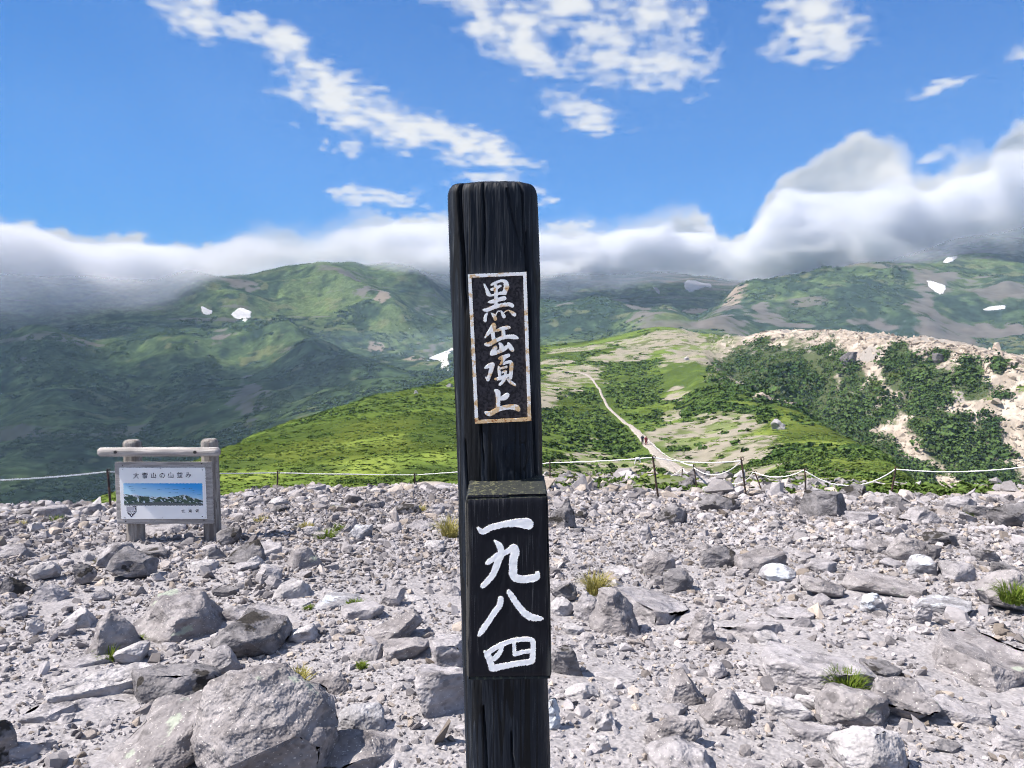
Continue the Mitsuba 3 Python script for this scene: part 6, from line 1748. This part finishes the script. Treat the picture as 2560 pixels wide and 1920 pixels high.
# ---------------------------------------------------------------- air: thin haze round everything and the cloud that hangs on the mountains
scene['air'] = {'type': 'homogeneous', 'albedo': {'type': 'rgb', 'value': [.95, .95, .95]}, 'sigma_t': {'type': 'rgb', 'value': [HAZE * .62, HAZE * .9, HAZE * 1.3]}, 'scale': 1.0}
scene['haze'] = {'type': 'cube', 'to_world': T().translate([0, 0, 55]).scale([7600, 7600, 385]), 'bsdf': {'type': 'null'}, 'interior': {'type': 'ref', 'id': 'air'}}
labels['haze'] = {'kind': 'stuff', 'label': 'thin blue summer haze over the far mountains', 'category': 'haze'}
B0, B1 = np.array([-2600.0, 1250, -30]), np.array([2700.0, 4300, 345])
GN = (310, 140, 44)
gx, gy, gz = [B0[i] + (np.arange(GN[i]) + .5) / GN[i] * (B1[i] - B0[i]) for i in range(3)]
GZ, GY, GX = np.meshgrid(gz, gy, gx, indexing='ij')
g_r, g_az = np.hypot(GX, GY), np.degrees(np.arctan2(GX, GY))
g_el = np.degrees(np.arctan2(GZ - EYE, g_r))
BASE = np.array([(-900, 810), (-200, 800), (0, 795), (120, 790), (220, 785), (330, 780), (420, 756), (465, 720), (500, 694), (560, 662), (640, 645), (760, 632), (900, 638), (960, 655), (1000, 670), (1080, 702), (1128, 724), (1240, 742), (1351, 738), (1450, 726), (1540, 712), (1600, 694),
                 (1700, 684), (1800, 690), (1900, 702), (1990, 696), (2060, 684), (2150, 670), (2230, 656), (2300, 642), (2380, 628), (2460, 618), (2560, 610), (3300, 600)])
b_az, b_el = azel(BASE[:, 0], BASE[:, 1])
g_rc = np.interp(g_az, [-50, -22, -14, -4, 2, 12, 17, 25, 60], [1900, 1950, 2300, 2480, 2900, 3300, 2750, 2380, 2300])
g_half = np.interp(g_az, [-50, -22, -14, 0, 12, 25, 60], [520, 430, 330, 500, 500, 330, 330])
wob = [(nfbm(GX / 400, GY / 400, GZ / 250 + 9 * k, 2) - .5) * 220 for k in (0, 1)]
bil = sum(w * (1 - np.abs(2 * nz((GX + wob[0]) / f, (GY + wob[1]) / f, GZ / (f * .62) + 7 * k) - 1)) for k, (f, w) in enumerate([(330, .42), (160, .28), (80, .19), (42, .11)]))
d_top = np.interp(g_az, BAZ, BEL) - 1.1 - g_el
D = np.minimum.reduce([(1 - np.abs(g_r - g_rc) / g_half) * 1.1, (g_el - np.interp(g_az, b_az, b_el)) / 1.9, d_top / 1.5, (325 - GZ) / 70, (GZ + 25) / 40]) + (bil - .66) * 2.3 + .12 * sst(-13, -19, g_az)
low_ = sst(2.2, .2, g_el - np.interp(g_az, b_az, b_el))
dens = sst(0, .35 + 1.1 * low_, D)
dens[:, :, [0, -1]] = 0
dens[:, [0, -1]] = 0
scene['cloud_air'] = {'type': 'heterogeneous', 'albedo': {'type': 'constvolume', 'value': {'type': 'rgb', 'value': [.765, .80, .87]}}, 'scale': .024,
                      'sigma_t': {'type': 'gridvolume', 'grid': mi.VolumeGrid(np.ascontiguousarray(dens[..., None], np.float32)), 'raw': True, 'filter_type': 'trilinear', 'to_world': T().translate(B0.tolist()).scale((B1 - B0).tolist())}}
scene['cloud_bank'] = {'type': 'cube', 'to_world': T().translate(((B0 + B1) / 2).tolist()).scale(((B1 - B0) / 2).tolist()), 'bsdf': {'type': 'null'}, 'interior': {'type': 'ref', 'id': 'cloud_air'}, 'exterior': {'type': 'ref', 'id': 'air'}}
labels['cloud_bank'] = {'kind': 'stuff', 'label': 'low grey cloud hanging on the mountain tops', 'category': 'cloud'}
# a cloud overhead to the left, out of the picture: it shades the left valley
K0, K1 = np.array([-1950.0, 260, 760]), np.array([-800.0, 1250, 930])
kz, ky, kx = np.meshgrid(*[K0[i] + (np.arange(n) + .5) / n * (K1[i] - K0[i]) for i, n in ((2, 12), (1, 60), (0, 50))], indexing='ij')
k_e = np.minimum.reduce([kx - K0[0], K1[0] - kx, ky - K0[1], K1[1] - ky]) / 260
kd = sst(.47, .60, nfbm(kx / 190, ky / 190, kz / 200, 4) + .18 * np.clip(k_e, 0, 1) - .25 * (1 - sst(0, .8, k_e))) * sst(0, .3, k_e) * sst(0, 40, kz - 765) * sst(0, 60, 930 - kz)
scene['cumulus_air'] = {'type': 'heterogeneous', 'albedo': {'type': 'constvolume', 'value': {'type': 'rgb', 'value': [.999, .999, .999]}}, 'scale': .020,
                        'sigma_t': {'type': 'gridvolume', 'grid': mi.VolumeGrid(np.ascontiguousarray(kd[..., None], np.float32)), 'raw': True, 'to_world': T().translate(K0.tolist()).scale((K1 - K0).tolist())}}
scene['cloud_overhead'] = {'type': 'cube', 'to_world': T().translate(((K0 + K1) / 2).tolist()).scale(((K1 - K0) / 2).tolist()), 'bsdf': {'type': 'null'}, 'interior': {'type': 'ref', 'id': 'cumulus_air'}}
labels['cloud_overhead'] = {'kind': 'stuff', 'label': 'cloud high above the left valley, outside the picture', 'category': 'cloud'}
